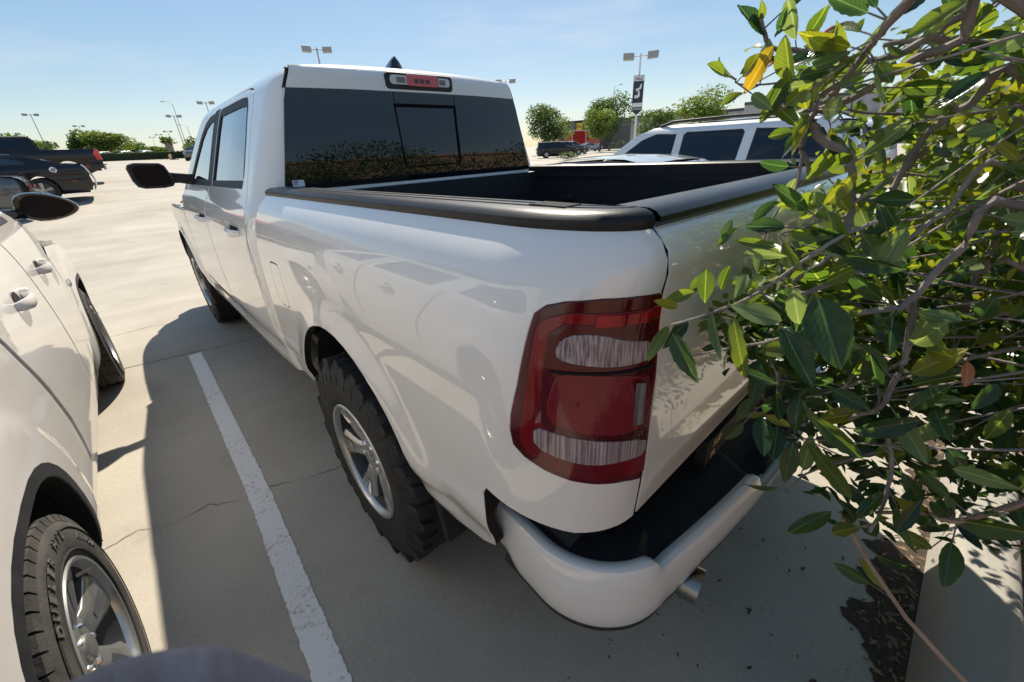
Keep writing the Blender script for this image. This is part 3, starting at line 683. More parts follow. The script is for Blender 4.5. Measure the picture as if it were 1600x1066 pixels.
# rail caps
RS = [(-.001, 1.416), (-.004, 1.424), (-.003, 1.433), (.006, 1.441), (.020, 1.445), (.040, 1.447), (.043, 1.443), (.051, 1.443), (.054, 1.447), (.074, 1.447), (.077, 1.443), (.085, 1.443), (.088, 1.447), (.108, 1.446), (.118, 1.438), (.122, 1.36)]
for sx in (-1, 1):
    rings = []
    for k in range(50):
        if k <= 30: s_ = .80-(.80+.80)*k/30; th = 0
        else: s_ = YC; th = (k-30)/19*PI/2*.985
        ring = []
        for (d, z) in RS:
            xo = .897-d; yo = 1.036-d*.75
            x = XSEAM+(xo-XSEAM)*math.cos(th) if xo > XSEAM else xo
            y = s_-(yo-.80)*math.sin(th)
            ring.append(rk(sx*x, y, z))
        rings.append(ring)
    mb = MB(); mb.loft(rings, close=False); cap = mb.build('rail_cap', 'rail_plastic', truck, smooth=True)
    mb = MB(); mb.box(rk(sx*.830, -.86, 1.4465), (.045, .085, .006)); mb.build('stake_pocket', 'gap', cap)  # solid block; the dark of an open pocket is put into its colour
# tailgate
tg = panel('tailgate', tailF, [(-XSEAM+.010, .80), (XSEAM-.010, .80), (XSEAM-.010, 1.422), (-XSEAM+.010, 1.422)], 'pearl', truck, step=.04, depth=.05, out=(0, -1, .05))
mb = MB(); TS = [(-1.034, 1.416), (-1.042, 1.424), (-1.042, 1.433), (-1.034, 1.441), (-1.02, 1.446), (-.96, 1.447), (-.944, 1.439), (-.940, 1.37)]
mb.loft([[rk(x, y-.012*(1-(x/.79)**2), z) for (y, z) in TS] for x in [-XSEAM+.006+(2*XSEAM-.012)*k/24 for k in range(25)]], close=False); mb.build('tailgate_cap', 'rail_plastic', tg, smooth=True)
mb = MB(); mb.box((0, -.975, 1.10), (2*XSEAM-.02, .05, .56)); mb.build('tailgate_inner', 'bed_liner', tg)
mb = MB(); mb.prism(rrect(-.13, .13, 1.18, 1.28, .02), 1, -1.088, -1.076); hd = mb.build('tailgate_handle', 'black_plastic', tg, bevel=.003)
# bed tub
mb = MB()
for sx in (-1, 1): mb.box((sx*.786, -.08, 1.13), (.02, 1.74, .55))
mb.box((0, .735, 1.13), (1.60, .03, .54)); mb.box((0, -.10, .885), (1.64, 1.75, .03))
tub = mb.build('bed_tub', 'bed_liner', truck)
for sx in (-1, 1):
    mb = MB(); mb.prism([(-.46, .90), (.46, .90), (.40, 1.10), (.28, 1.15), (-.28, 1.15), (-.40, 1.10)], 0, sx*.776, sx*.63); mb.build('wheel_tub', 'bed_liner', tub, bevel=.015)
    for yy in (.45, -.30):
        mb = MB(); mb.box(rk(sx*.770, yy, 1.25), (.02, .12, .035)); mb.build('tie_down', 'black_plastic', tub, bevel=.004)
mb = MB(); mb.loft([[rk(x, .795, 1.36), rk(x, .797, 1.402), rk(x, .785, 1.410), rk(x, .74, 1.410), rk(x, .722, 1.404), rk(x, .72, 1.36)] for x in (-.86, .86)]); mb.build('bulkhead_cap', 'galv', truck, smooth=True)
# cab shell with door openings
door_r = [(1.068, .545), (1.03, .68), (1.0, .84), (.988, 1.08), (.992, 1.28), (1.015, 1.36), (1.06, 1.46), (1.115, 1.70), (1.125, 1.80), (1.15, 1.855), (1.20, 1.888), (1.30, 1.903)]
bsplit = 2.045
door_f = [(bsplit, 1.903), (2.30, 1.893), (2.48, 1.86), (2.62, 1.79), (2.80, 1.64), (2.98, 1.47), (3.06, 1.38), (3.075, 1.30), (3.10, 1.0), (3.15, .75), (3.14, .60), (3.08, .545)]
opening = door_r+door_f
far_ = arch(WB, .50, .52, 22, rx=.505)
cab_poly = [(.806, .60), (.806, 1.40), (.808, 1.845), (.83, 1.90), (.88, 1.938), (2.30, 1.938), (2.52, 1.915), (2.72, 1.81), (2.95, 1.62), (3.12, 1.45), (3.17, 1.34), (3.12, 1.30), (3.125, 1.20), (3.15, 1.0), (3.20, .75), (3.20, .50), (3.12, .44), (1.08, .44), (.90, .50)]
cabl, cabr = both('cab_side', cabF, cab_poly, 'pearl', holes=[opening], step=.03, depth=.03, out=OUT_L)
RWIN = [(1.150, 1.436), (1.138, 1.50), (1.175, 1.66), (1.215, 1.80), (1.24, 1.842), (1.29, 1.862), (1.40, 1.868), (1.915, 1.868), (1.955, 1.85), (1.955, 1.436)]
FWIN = [(2.09, 1.436), (2.09, 1.85), (2.12, 1.866), (2.30, 1.858), (2.44, 1.828), (2.56, 1.765), (2.72, 1.63), (2.88, 1.475), (2.90, 1.436)]
dr = door_r+[(bsplit-.003, 1.903), (bsplit-.003, .545)]
df = [(bsplit+.003, .545)]+door_f
for mir in (False, True):
    for nm, poly, win, hy in (('rear_door', dr, RWIN, 1.22), ('front_door', df, FWIN, 2.19)):
        pl = inset(poly, .0105)
        d = panel(nm, cabF, pl, 'pearl', truck, holes=[win], step=.03, depth=.03, out=OUT_L, mirror=mir)
        panel('window_seal', cabF, inset(win, .002), 'black_plastic', d, holes=[inset(win, .040)], step=.03, depth=.008, bevel=.002, off=-.004, out=OUT_L, mirror=mir)
        panel('window', cabF, inset(win, .036), 'glass_side', d, step=.05, depth=.004, bevel=.001, off=-.010, out=OUT_L, mirror=mir)
        panel('pillar_trim', cabF, [(1.957, 1.437), (2.040, 1.437), (2.040, 1.868), (1.957, 1.868)] if nm == 'rear_door' else [(2.052, 1.437), (2.089, 1.437), (2.089, 1.866), (2.052, 1.868)], 'black_plastic', d, step=.05, depth=.004, bevel=.001, off=.002, out=OUT_L, mirror=mir)
        # strap handle over a dished cup
        sx = 1 if mir else -1
        mb = MB(); hw = cabprof(1.235)+wadd(hy)
        mb.loft([[(sx*(hw+o+t*math.cos(a)*.9), hy+dy, 1.235-RAKE*hy+zz*math.sin(a)) for a in [i*PI/5 for i in range(10)]] for dy, o, t, zz in ((-.115, -.004, .010, .012), (-.10, .014, .010, .017), (-.06, .032, .009, .020), (.03, .034, .009, .020), (.075, .026, .010, .020), (.10, .006, .010, .017), (.108, -.006, .008, .012))])
        hdl = mb.build('door_handle', 'pearl', d, smooth=True)
        mb = MB(); mb.box((sx*(hw+.002), hy-.005, 1.238-RAKE*hy), (.006, .13, .045)); mb.build('handle_cup', 'gap', hdl)
# rear face of the cab and the rear window
bp_ = panel('cab_back', backF, [(-.80, .80), (.80, .80), (.80, 1.428), (-.80, 1.428)], 'pearl', truck, step=.06, depth=.01, out=(0, -1, 0))
GL = [(-.803, 1.425), (.803, 1.425), (.802, 1.45), (.708, 1.80), (.690, 1.846), (.4, 1.850), (-.4, 1.850), (-.690, 1.846), (-.708, 1.80), (-.802, 1.45)]
rw = panel('rear_window', backF, GL, 'glass_dark', truck, step=.05, depth=.006, bevel=.002, off=.004, out=(0, -1, 0))
for nm, poly, m_ in (('slider_bar', rrect(-.185, .205, 1.782, 1.796, .004), 'frit'), ('slider_bar', [(.186, 1.50), (.196, 1.50), (.206, 1.785), (.194, 1.785)], 'frit'), ('slider_bar', [(-.176, 1.50), (-.172, 1.50), (-.180, 1.785), (-.184, 1.785)], 'frit'), ('slider_bar', rrect(-.17, .185, 1.490, 1.494, .001), 'frit')):
    panel(nm, backF, poly, m_, rw, step=.04, depth=.006, bevel=.001, off=.008, out=(0, -1, 0))
for x0 in (-.181, .203):
    panel('pane_seam', backF, [(x0, 1.43), (x0+.0025, 1.43), (x0+.0025, 1.846), (x0, 1.846)], 'gap', rw, step=.1, depth=.002, bevel=.0005, off=.0052, out=(0, -1, 0))
st = panel('sticker', backF, rrect(-.770, -.718, 1.440, 1.468, .002), 'sticker', rw, step=.03, depth=.001, bevel=.0004, off=.0055, out=(0, -1, 0))
for (x0, x1, z0, z1) in ((-.766, -.742, 1.459, 1.464), (-.766, -.748, 1.453, 1.4555), (-.766, -.746, 1.448, 1.450)):
    panel('print', backF, [(x0, z0), (x1, z0), (x1, z1), (x0, z1)], 'sticker_ink', st, step=.03, depth=.0004, bevel=.0002, off=.0064, out=(0, -1, 0))
# roof: header roll, crown, front edge
rows = [(0, 1.848, 0, .690), (0, 1.87, 0, .681), (0, 1.905, 0, .664), (.006, 1.927, 0, .655), (.022, 1.943, .004, .650), (.06, 1.953, .012, .648), (.14, 1.957, .018, .648), (.35, 1.960, .022, .648), (.9, 1.962, .024, .648), (1.3, 1.958, .022, .648), (1.5, 1.945, .018, .645), (1.62, 1.925, .012, .635), (1.70, 1.90, .008, .62)]
rings = []
for (dy, z, cr_, hw) in rows:
    ring = []
    for k in range(33):
        x = -hw+2*hw*k/32; e_ = abs(x/hw)
        by = backF(x, min(z, 1.93))[1]
        zz = z+cr_*(1-e_**2)-.026*(e_**10)*sstep(1.94, 1.955, z)
        ring.append(rk(x, by+dy, zz))
    rings.append(ring)
mb = MB(); mb.loft(rings, close=False); roof = mb.build('roof', 'pearl', truck, smooth=True)
for sx in (-1, 1):
    mb = MB(); pts = []
    for (dy, z, cr_, hw) in rows[:5]:
        y = .853+dy; xo = cabprof(min(z, 1.935))-.070*(1-sstep(1.90, 1.94, z))
        dz = -.012*sstep(1.93, 1.95, z)
        pts.append([rk(sx*(hw-.006), y+.012*sstep(.0, .03, dy), z-.003+dz), rk(sx*(hw+.008), y-.004+.012*sstep(.0, .03, dy), z+dz), rk(sx*max(hw+.016, xo+.004), y+.016*sstep(.0, .03, dy), z-.006+dz)])
    mb.loft(pts, close=False); mb.build('roof_moulding', 'black_plastic', roof, smooth=True)
tl = panel('stop_lamp', backF, rrect(-.208, .200, 1.866, 1.934, .018), 'black_plastic', roof, step=.04, depth=.02, bevel=.003, off=.006, out=(0, -1, 0))
panel('clear_lens', backF, rrect(-.186, -.078, 1.884, 1.924, .016), 'lamp_clear', tl, step=.04, depth=.004, bevel=.001, off=.010, out=(0, -1, 0))
panel('clear_lens', backF, rrect(.092, .180, 1.884, 1.924, .016), 'lamp_clear', tl, step=.04, depth=.004, bevel=.001, off=.010, out=(0, -1, 0))
for x0, x1 in ((-.150, -.100), (.112, .150)): panel('bulb_cell', backF, rrect(x0, x1, 1.892, 1.916, .004), 'lens_rib_dark', tl, step=.04, depth=.002, bevel=.0006, off=.0125, out=(0, -1, 0))
rl_ = panel('red_lens', backF, rrect(-.090, .104, 1.880, 1.928, .008), 'lamp_red_clear', tl, step=.04, depth=.004, bevel=.002, off=.0125, out=(0, -1, 0))
for x0 in (-.035, .0, .035): panel('bulb_cell', backF, rrect(x0-.012, x0+.012, 1.894, 1.912, .004), 'lens_dark', rl_, step=.04, depth=.002, bevel=.0006, off=.0148, out=(0, -1, 0))
mb = MB(); mb.loft([[(sx*w, y, z) for sx, w, y, z in ((-1, w_, y_, 1.957), (-1, w_*.55, y_, 1.957+h_*.7), (0, 0, y_, 1.957+h_), (1, w_*.55, y_, 1.957+h_*.7), (1, w_, y_, 1.957))] for y_, w_, h_ in ((1.04, .046, .020), (1.05, .047, .062), (1.065, .046, .088), (1.10, .044, .086), (1.15, .040, .066), (1.20, .032, .042), (1.25, .016, .020))]); mb.build('antenna_fin', 'gloss_black', roof, smooth=True)
# windscreen, hood, wings, nose
mb = MB(); mb.loft([[rk(x*hw, y+.10*(1-x*x), z) for x in [-1+k/8 for k in range(17)]] for y, z, hw in ((2.53, 1.905, .62), (2.75, 1.77, .68), (3.0, 1.59, .76), (3.22, 1.42, .83), (3.32, 1.33, .86))], close=False); mb.build('windscreen', 'glass_dark', truck, smooth=True)
mb = MB(); mb.loft([[rk(x*hw, y, z-.05*abs(x)**4-.02*x*x) for x in [-1+k/8 for k in range(17)]] for y, z, hw in ((3.10, 1.325, .985), (3.4, 1.32, 1.0), (3.9, 1.305, 1.0), (4.3, 1.28, .965), (4.6, 1.235, .90), (4.76, 1.16, .85))], close=False); mb.build('hood', 'pearl', truck, smooth=True)
wing = [(3.155, 1.24), (3.155, 1.02), (3.205, .75), (3.22, .50)]+[p for p in far_[::-1] if .5 < p[1]][0:]+[(4.32, .52), (4.62, .56), (4.70, .80), (4.68, 1.05), (4.60, 1.17), (4.2, 1.235), (3.6, 1.255)]
both('front_wing', cabF, wing, 'pearl', step=.035, depth=.03, out=OUT_L)
mb = MB(); mb.prism([(-.90, .50), (.90, .50), (.92, .95), (.86, 1.17), (-.86, 1.17), (-.92, .95)], 1, 4.60, 4.80); mb.build('grille', 'black_plastic', truck, bevel=.03)
mb = MB(); mb.prism([(-.92, .42), (.92, .42), (.94, .66), (-.94, .66)], 1, 4.72, 4.86); mb.build('front_bumper', 'pearl', truck, bevel=.03)
# mirrors
for sx in (-1, 1):
    rings = []
    for y_, k_ in ((2.78, .80), (2.765, .95), (2.73, 1.0), (2.69, .99), (2.675, .955)):
        pl = [(-1.262, 1.455), (-1.245, 1.418), (-1.21, 1.405), (-1.10, 1.402), (-1.050, 1.41), (-1.035, 1.43), (-1.045, 1.49), (-1.062, 1.54), (-1.085, 1.556), (-1.22, 1.562), (-1.258, 1.552), (-1.270, 1.53)]
        rings.append([(-sx*((x+1.15)*k_*1.04-1.15), y_, (z-1.482)*k_*1.10+1.482) for x, z in pl])
    mb = MB(); mb.loft(rings); mi = mb.build('side_mirror', 'black_plastic', truck, smooth=True)
    mb = MB(); mb.loft([[(-sx*((x+1.15)*.85-1.146), y_, (z-1.482)*.86+1.481) for x, z in pl] for y_ in (2.676, 2.6715)]); mb.build('mirror_glass', 'mirror_dark', mi)
    mb = MB(); mb.loft([[(sx*x, 2.74+dy, z) for dy, z in ((-.03, z0), (.03, z0), (.03, z1), (-.03, z1))] for x, z0, z1 in ((1.06, 1.425, 1.50), (1.00, 1.42, 1.49), (.90, 1.395, 1.475))]); mb.build('mirror_arm', 'black_plastic', mi, bevel=.008)
# rear bumper: swept section, raised corner horns, black step pad
def bump_path(t):   # t -1..1 over the full width; returns x,y,outward normal
    u = abs(t); sx = -1 if t < 0 else 1
    L1, L2 = .17, .36     # side run, corner, rear run
    s_ = (1-u)*1.36
    if s_ < .17: x, y, nx, ny = .925+.012*s_/.17, -.745-s_, 1, -.05
    elif s_ < .51:
        a = (s_-.17)/.34*PI/2; x = .722+.215*math.cos(a); y = -.915-.222*math.sin(a); nx, ny = math.cos(a), -math.sin(a)
    else:
        k = min((s_-.51)/.85, 1.0); x = .722*(1-k); y = -1.137-.062*(1-(1-k)**1.8); nx, ny = .06*(1-k), -1
    return sx*x, y, sx*nx, ny
def bump_top(t):
    x = abs(bump_path(t)[0]); 
    return .665+.042*sstep(.755, .79, x)-.085*sstep(.30, .26, x)
rings = []
N_ = 150
tt = sorted(set([-1+2*k/N_ for k in range(N_+1)]))
for t in tt:
    x, y, nx, ny = bump_path(t); zt = bump_top(t); ring = []
    lowl = .490+.020*sstep(.68, .55, abs(x))+.05*sstep(.90, .93, abs(x))*sstep(-.82, -.76, y)
    for d, z in ((.040, zt-.012), (.024, zt-.001), (.012, zt), (.004, zt-.004), (0, zt-.013), (-.004, (zt+lowl)/2+.05), (-.003, lowl+.075), (.001, lowl+.030), (.008, lowl+.008), (.022, lowl), (.055, lowl+.004)):
        ring.append((x-nx*d, y-ny*d, z))
    rings.append(ring)
mb = MB(); mb.loft(rings, close=False); bumper = mb.build('rear_bumper', 'pearl', truck, smooth=True)
mb = MB()
rings = []
for t in tt:
    x, y, nx, ny = bump_path(t); zt = bump_top(t)
    xi, yi = x*.82, max(-1.01, y+.19) if abs(x) < .90 else y+.02
    if abs(x) >= .86: xi = math.copysign(.80, x); yi = min(y+.05, -.74)
    rings.append([(x-nx*.034, y-ny*.034, zt-.006), (x-nx*.05, y-ny*.05, zt-.008-.0*abs(x)), (x*.93-nx*.06, y-ny*.075, zt-.012), (xi, yi, .668 if abs(x) > .3 else .655)])
mb.loft(rings, close=False); pad = mb.build('step_pad', 'step_plastic', bumper, smooth=True)
mb = MB()
for t0, t1 in ((-1, -.55), (.55, 1), (-.55, .55)):
    mb.loft([[(x-nx*.02, y-ny*.02, z_+.012), (x-nx*.012, y-ny*.012, z_-.018), (x-nx*.06, y-ny*.06, z_-.022)] for x, y, nx, ny, z_ in [(*bump_path(t0+(t1-t0)*k/24), .494+.018*sstep(.68, .55, abs(bump_path(t0+(t1-t0)*k/24)[0]))) for k in range(25)]], close=False)
mb.build('lower_valance', 'black_plastic', bumper, smooth=True)
mb = MB(); mb.prism(rrect(-.17, .17, .47, .625, .012), 1, -1.170, -1.160); lp_ = mb.build('licence_plate', 'sign_black', bumper)
for sx in (-1, 1):
    for z0, z1, y0, y1, xx in ((.50, .74, -.70, -.78, .91),):
        mb = MB(); mb.loft([[(sx*(xx+dx), y_, z_) for dx, y_, z_ in ((.012, y0, z0+.02), (.012, y0, z1), (.0, y1, z1+.02), (-.03, y1-.05, z0+.1))] for dx in ()]) if False else None
    mb = MB(); mb.loft([[(sx*x_, y_, z_) for x_, z_ in ((.82, .66), (.880, .66), (.886, .70), (.880, zt_), (.82, zt_+.01))] for y_, zt_ in ((-.752, .70), (-.760, .80), (-.79, .825), (-.84, .80), (-.92, .745), (-.96, .70))]); mb.build('bumper_corner', 'black_plastic', bumper, smooth=True)
for txt, z_, x_ in (('SUP', .760, -.36), ('PL', .722, -.375)):
    me = text_mesh(txt, .034, .0006); o = link('sticker_lettering', me, 'letter_yellow', tg); o.rotation_euler = (PI/2, 0, 0); o.location = (x_, -1.0705, z_)
mb = MB(); mb.box((-.16, -1.050, .742), (.50, .03, .085)); mb.build('sill_panel', 'black_plastic', tg)
# exhaust
mb = MB(); pts = [(-.60, -.55, .43), (-.60, -.85, .43), (-.575, -1.04, .425), (-.555, -1.165, .418)]
mb.tube(pts, [.038, .040, .046, .050], 20, cap=False); mb.tube([p for p in pts], [.034, .036, .040, .045], 20, cap=False); mb.tube([(-.585, -1.03, .425), (-.584, -1.035, .425)], [.04, .04], 20)
mb.build('exhaust_tip', 'steel', truck, smooth=True)
# underbody, wheel housings, mud guards, chassis
mb = MB(); mb.box((0, 2.1, .62), (1.50, 4.8, .18)); mb.box((0, -.55, .68), (1.3, .75, .16)); mb.box((0, -.95, .56), (1.1, .12, .10)); mb.tube([(-.9, 0, RT), (.9, 0, RT)], .07, 12); mb.tube([(-.9, WB, RT), (.9, WB, RT)], .07, 12)
mb.tube([(-.2, 0, RT), (.2, 0, RT)], .16, 14)
mb.box((0, 1.9, 1.0), (1.66, 2.1, .62)); mb.box((0, 4.0, .95), (1.2, 1.3, .5))
mb.build('chassis', 'underbody', truck)
for yc in (.02, WB):
    for sx in (-1, 1):
        mb = MB(); a_ = [yc+.50*math.cos(i*PI/14) for i in range(15)]; z_ = [.50+.505*math.sin(i*PI/14) for i in range(15)]
        mb.loft([[(sx*x, a_[i], z_[i]-RAKE*yc) for i in range(15)] for x in (.955, .60)], close=False)
        mb.add([(sx*.60, yc+.52, .45), (sx*.60, yc-.52, .45), (sx*.60, yc-.52, 1.02), (sx*.60, yc+.52, 1.02)], [(0, 1, 2, 3)])
        mb.build('wheel_liner', 'underbody', truck, smooth=True)
for sx in (-1, 1):
    mb = MB(); mb.prism([(-.46, .56), (-.505, .40), (-.53, .40), (-.50, .56)], 0, sx*.965, sx*.70); mb.build('mud_flap', 'black_plastic', truck)
wf = make_wheel(RT-.004, .245, .30, 'mud', 6)
for sx, yc in ((-1, 0), (-1, WB), (1, 0), (1, WB)):
    w_ = wf if (sx, yc) == (-1, 0) else copy_tree(wf, truck)
    w_.parent = truck; w_.location = (sx*1.024, yc, RT); w_.rotation_euler = (0.3*yc, 0, 0 if sx < 0 else PI)
    if sx < 0 and yc: w_.rotation_euler = (.9, 0, .0)
# ------------------------------------------------------------------ the pale SUV alongside (local frame: rear axle y=0, right side x>0)
SUVX, SUVY = -2.75, -.08
suvprof = pchip([.22, .30, .40, .50, .62, .75, .88, 1.0, 1.10, 1.20, 1.27, 1.315, 1.36, 1.50, 1.62, 1.69, 1.73, 1.755], [.80, .885, .925, .940, .946, .950, .951, .947, .940, .927, .910, .890, .868, .795, .733, .690, .640, .57])
suvadd = pchip([-1.05, -.85, -.6, 0, .5, 1.5, 2.6, 3.1, 3.5, 3.75, 3.9], [-.34, -.10, -.03, 0, .0, 0, .0, .005, -.03, -.12, -.30])
def suvF(y, z):
    e_ = 0
    for yc in (0, 3.0):
        r_ = math.hypot((y-yc), (z-.42)*.98); e_ += .012*sstep(.64, .56, r_)
    return (suvprof(z)+suvadd(y)+e_, y, z)
suv = tag(empty('suv', (SUVX, SUVY, 0)), 'dusty off-white SUV with black door mirror, front wheels turned, beside the painted line', 'suv')
OUT_R = (1, 0, .1)
def sup(yc, hw, zc, h, n=20, p=2.7):
    out = []
    for i in range(n+1):
        a = i*PI/n; c, s_ = math.cos(a), math.sin(a)
        out.append((yc+hw*math.copysign(abs(c)**(2/p), c), zc+h*abs(s_)**(2/p)))
    return out
ra = sup(0, .47, .36, .50); fa = sup(3.0, .46, .36, .49)
side = [(-.98, .42), (-.98, 1.0), (-.93, 1.25), (-.80, 1.60), (-.70, 1.70), (-.4, 1.745), (1.4, 1.745), (1.75, 1.70), (2.1, 1.52), (2.45, 1.28), (2.50, 1.18), (2.42, 1.10), (2.46, .60), (2.44, .40), (2.40, .30), (.60, .30), (.50, .34)]+ra[1:-1]+[(-.50, .36), (-.6, .38)]
rd = [(.90, .38), (.93, .52), (.91, .68), (.85, .84), (.76, 1.0), (.68, 1.16), (.63, 1.31), (.60, 1.40), (.62, 1.62), (.66, 1.66), (.72, 1.675), (1.58, 1.675), (1.60, 1.31), (1.64, 1.0), (1.70, .74), (1.73, .56), (1.74, .38)]
fd = [(1.746, .38), (1.736, .56), (1.706, .74), (1.646, 1.0), (1.606, 1.31), (1.586, 1.675), (1.72, 1.655), (1.95, 1.54), (2.38, 1.27), (2.36, 1.0), (2.36, .6), (2.34, .38)]
opening_s = rd[:11]+[(1.585, 1.678)]+fd[6:]
rwn = [(.75, 1.335), (.73, 1.42), (.74, 1.60), (.78, 1.63), (1.46, 1.63), (1.49, 1.335)]
fwn = [(1.70, 1.335), (1.68, 1.62), (1.74, 1.61), (1.92, 1.51), (2.20, 1.335)]
qwn = [(.50, 1.335), (.50, 1.60), (.46, 1.63), (-.45, 1.63), (-.58, 1.56), (-.70, 1.38), (-.66, 1.335)]
for mir in (True, False):
    kk = dict(step=.035, depth=.025, out=OUT_R, mirror=mir)
    q = panel('body_side', suvF, side, 'suv_white', suv, holes=[opening_s, qwn], **kk)
    panel('quarter_window', suvF, inset(qwn, .002), 'glass_side', q, step=.06, depth=.004, bevel=.001, off=-.006, out=OUT_R, mirror=mir)
    for a_, nm in ((ra, 'arch_trim'),):
        inn = [(y*.925, .36+(z-.36)*.925) for y, z in a_]
        panel(nm, suvF, a_+inn[::-1], 'black_plastic', q, step=.03, depth=.05, bevel=.004, off=.001, out=OUT_R, mirror=mir)
    # raised band along the rear edge of the door opening
    bd_ = [(.885, .50), (.90, .58), (.895, .68), (.835, .84), (.745, 1.0), (.665, 1.16), (.615, 1.31), (.575, 1.31), (.622, 1.16), (.70, 1.0), (.79, .84), (.852, .68), (.86, .58), (.85, .50)]
    panel('door_edge_band', suvF, bd_, 'suv_white', q, step=.03, depth=.012, bevel=.005, off=.008, out=OUT_R, mirror=mir)
    for nm, poly, wn_, hy in (('rear_door', rd, rwn, 1.165), ('front_door', fd, fwn, 1.965)):
        d = panel(nm, suvF, inset(poly, .0085), 'suv_white', suv, holes=[wn_], **kk)
        panel('window', suvF, inset(wn_, .002), 'glass_side', d, step=.06, depth=.004, bevel=.001, off=-.008, out=OUT_R, mirror=mir)
        panel('belt_seal', suvF, [(wn_[0][0], 1.312), (wn_[-1][0]-.0, 1.312), (wn_[-1][0], 1.338), (wn_[0][0], 1.338)], 'black_plastic', d, step=.06, depth=.006, bevel=.002, off=.004, out=OUT_R, mirror=mir)
        sx = -1 if mir else 1
        x0 = suvprof(1.08)
        mb = MB(); mb.loft([[(sx*(x0+o+t*math.cos(a)), hy+dy, 1.085+zz*math.sin(a)) for a in [i*PI/5 for i in range(10)]] for dy, o, t, zz in ((-.10, -.006, .012, .014), (-.085, .016, .012, .020), (-.04, .036, .011, .024), (.03, .038, .011, .024), (.065, .030, .012, .024), (.09, .008, .012, .022), (.10, -.008, .010, .016))])
        h_ = mb.build('door_handle', 'suv_white', d, smooth=True)
        mb = MB(); mb.loft([[(sx*(x0+.003-.004*abs(math.sin(a))), hy+.055*math.cos(a)*k_-.01, 1.085+.045*math.sin(a)*k_) for a in [i*PI/10 for i in range(20)]] for k_ in (1.0, .2)]); mb.build('handle_cup', 'gap', h_)
        mb = MB(); mb.loft([[(sx*(x0+o), hy+.13+.022*math.cos(a)*k_, 1.10+.016*math.sin(a)*k_) for a in [i*PI/8 for i in range(16)]] for o, k_ in ((-.01, 1), (.018, 1), (.024, .7))]); mb.build('lock_cap', 'suv_white', h_, smooth=True)
    wing_s = [(2.455, 1.06), (2.455, .60), (2.47, .36), (2.53, .36)]+fa[::-1][1:-1]+[(3.47, .36), (3.72, .40), (3.82, .62), (3.78, .86), (3.6, .98), (3.2, 1.06), (2.8, 1.10), (2.56, 1.12)]
    wg = panel('front_wing', suvF, wing_s, 'suv_white', suv, **kk)
    inn = [(3.0+(y-3.0)*.93, .36+(z-.36)*.93) for y, z in fa]
    panel('arch_trim', suvF, fa+inn[::-1], 'black_plastic', wg, step=.03, depth=.05, bevel=.004, off=.001, out=OUT_R, mirror=mir)
    panel('badge', suvF, rrect(2.56, 2.63, .86, .90, .012), 'chrome', wg, step=.03, depth=.004, bevel=.002, off=.004, out=OUT_R, mirror=mir)
    sx = -1 if mir else 1
    # door mirror
    rings = []
    for y_, k_ in ((2.60, .55), (2.585, .82), (2.55, .97), (2.51, 1.0), (2.49, .975), (2.478, .93)):
        pl = [(.905, 1.315), (.94, 1.285), (1.0, 1.268), (1.07, 1.272), (1.13, 1.290), (1.170, 1.318), (1.176, 1.345), (1.155, 1.375), (1.10, 1.410), (1.03, 1.435), (.96, 1.437), (.915, 1.415), (.900, 1.37)]
        pl = smooth_poly(pl, 1)
        rings.append([(sx*((x-1.04)*k_+1.04), y_, (z-1.355)*k_+1.355) for x, z in pl])
    mb = MB(); mb.loft(rings); mi = mb.build('door_mirror', 'gloss_black', suv, smooth=True)
    mb = MB(); mb.loft([[(sx*((x-1.04)*.80+1.045), y_, (z-1.355)*.80+1.355) for x, z in pl] for y_ in (2.479, 2.4755)]); mb.build('mirror_glass', 'mirror_dark', mi)
    mb = MB(); mb.add([(sx*.80, 2.56, 1.31), (sx*.885, 2.42, 1.30), (sx*.99, 2.52, 1.292), (sx*.99, 2.57, 1.292), (sx*.80, 2.56, 1.36), (sx*.85, 2.36, 1.36), (sx*.95, 2.50, 1.345), (sx*.95, 2.57, 1.345)], [(0, 1, 2, 3), (4, 7, 6, 5), (0, 4, 5, 1), (1, 5, 6, 2), (2, 6, 7, 3), (3, 7, 4, 0)]); mb.build('mirror_arm', 'gloss_black', mi, bevel=.008)
    for yc in (0, 3.0):
        mb = MB(); a_ = sup(yc, .46, .36, .49, 14)
        mb.loft([[(sx*x, y, z) for y, z in a_] for x in (.93, .55)], close=False); mb.add([(sx*.55, yc+.5, .3), (sx*.55, yc-.5, .3), (sx*.55, yc-.5, .9), (sx*.55, yc+.5, .9)], [(0, 1, 2, 3)]); mb.build('wheel_liner', 'underbody', suv)
def bowrows(rows_, bow=.03, n=16, crown=.0):
    return [[(x*hw, y+bow*(1-x*x), z+crown*(1-x*x)) for x in [-1+2*k/n for k in range(n+1)]] for y, z, hw in rows_]
mb = MB(); mb.loft(bowrows([(-.74, 1.69, .66), (-.6, 1.745, .64), (-.2, 1.755, .60), (.6, 1.76, .60), (1.3, 1.755, .60), (1.62, 1.735, .62), (1.74, 1.70, .645)], -.04, crown=.02), close=False); mb.build('roof', 'suv_white', suv, smooth=True)
mb = MB(); mb.loft(bowrows([(1.74, 1.70, .65), (2.0, 1.54, .72), (2.3, 1.34, .80), (2.45, 1.22, .84)], .12), close=False); mb.build('windscreen', 'glass_dark', suv, smooth=True)
mb = MB(); mb.loft(bowrows([(2.42, 1.13, .90), (2.7, 1.13, .91), (3.2, 1.09, .92), (3.6, 1.01, .88), (3.76, .93, .80)], .08, crown=.03), close=False); mb.build('hood', 'suv_white', suv, smooth=True)
mb = MB(); mb.loft(bowrows([(3.78, .95, .78), (3.84, .75, .78), (3.85, .55, .80), (3.78, .36, .78)], .10), close=False); mb.build('nose', 'suv_white', suv, smooth=True)
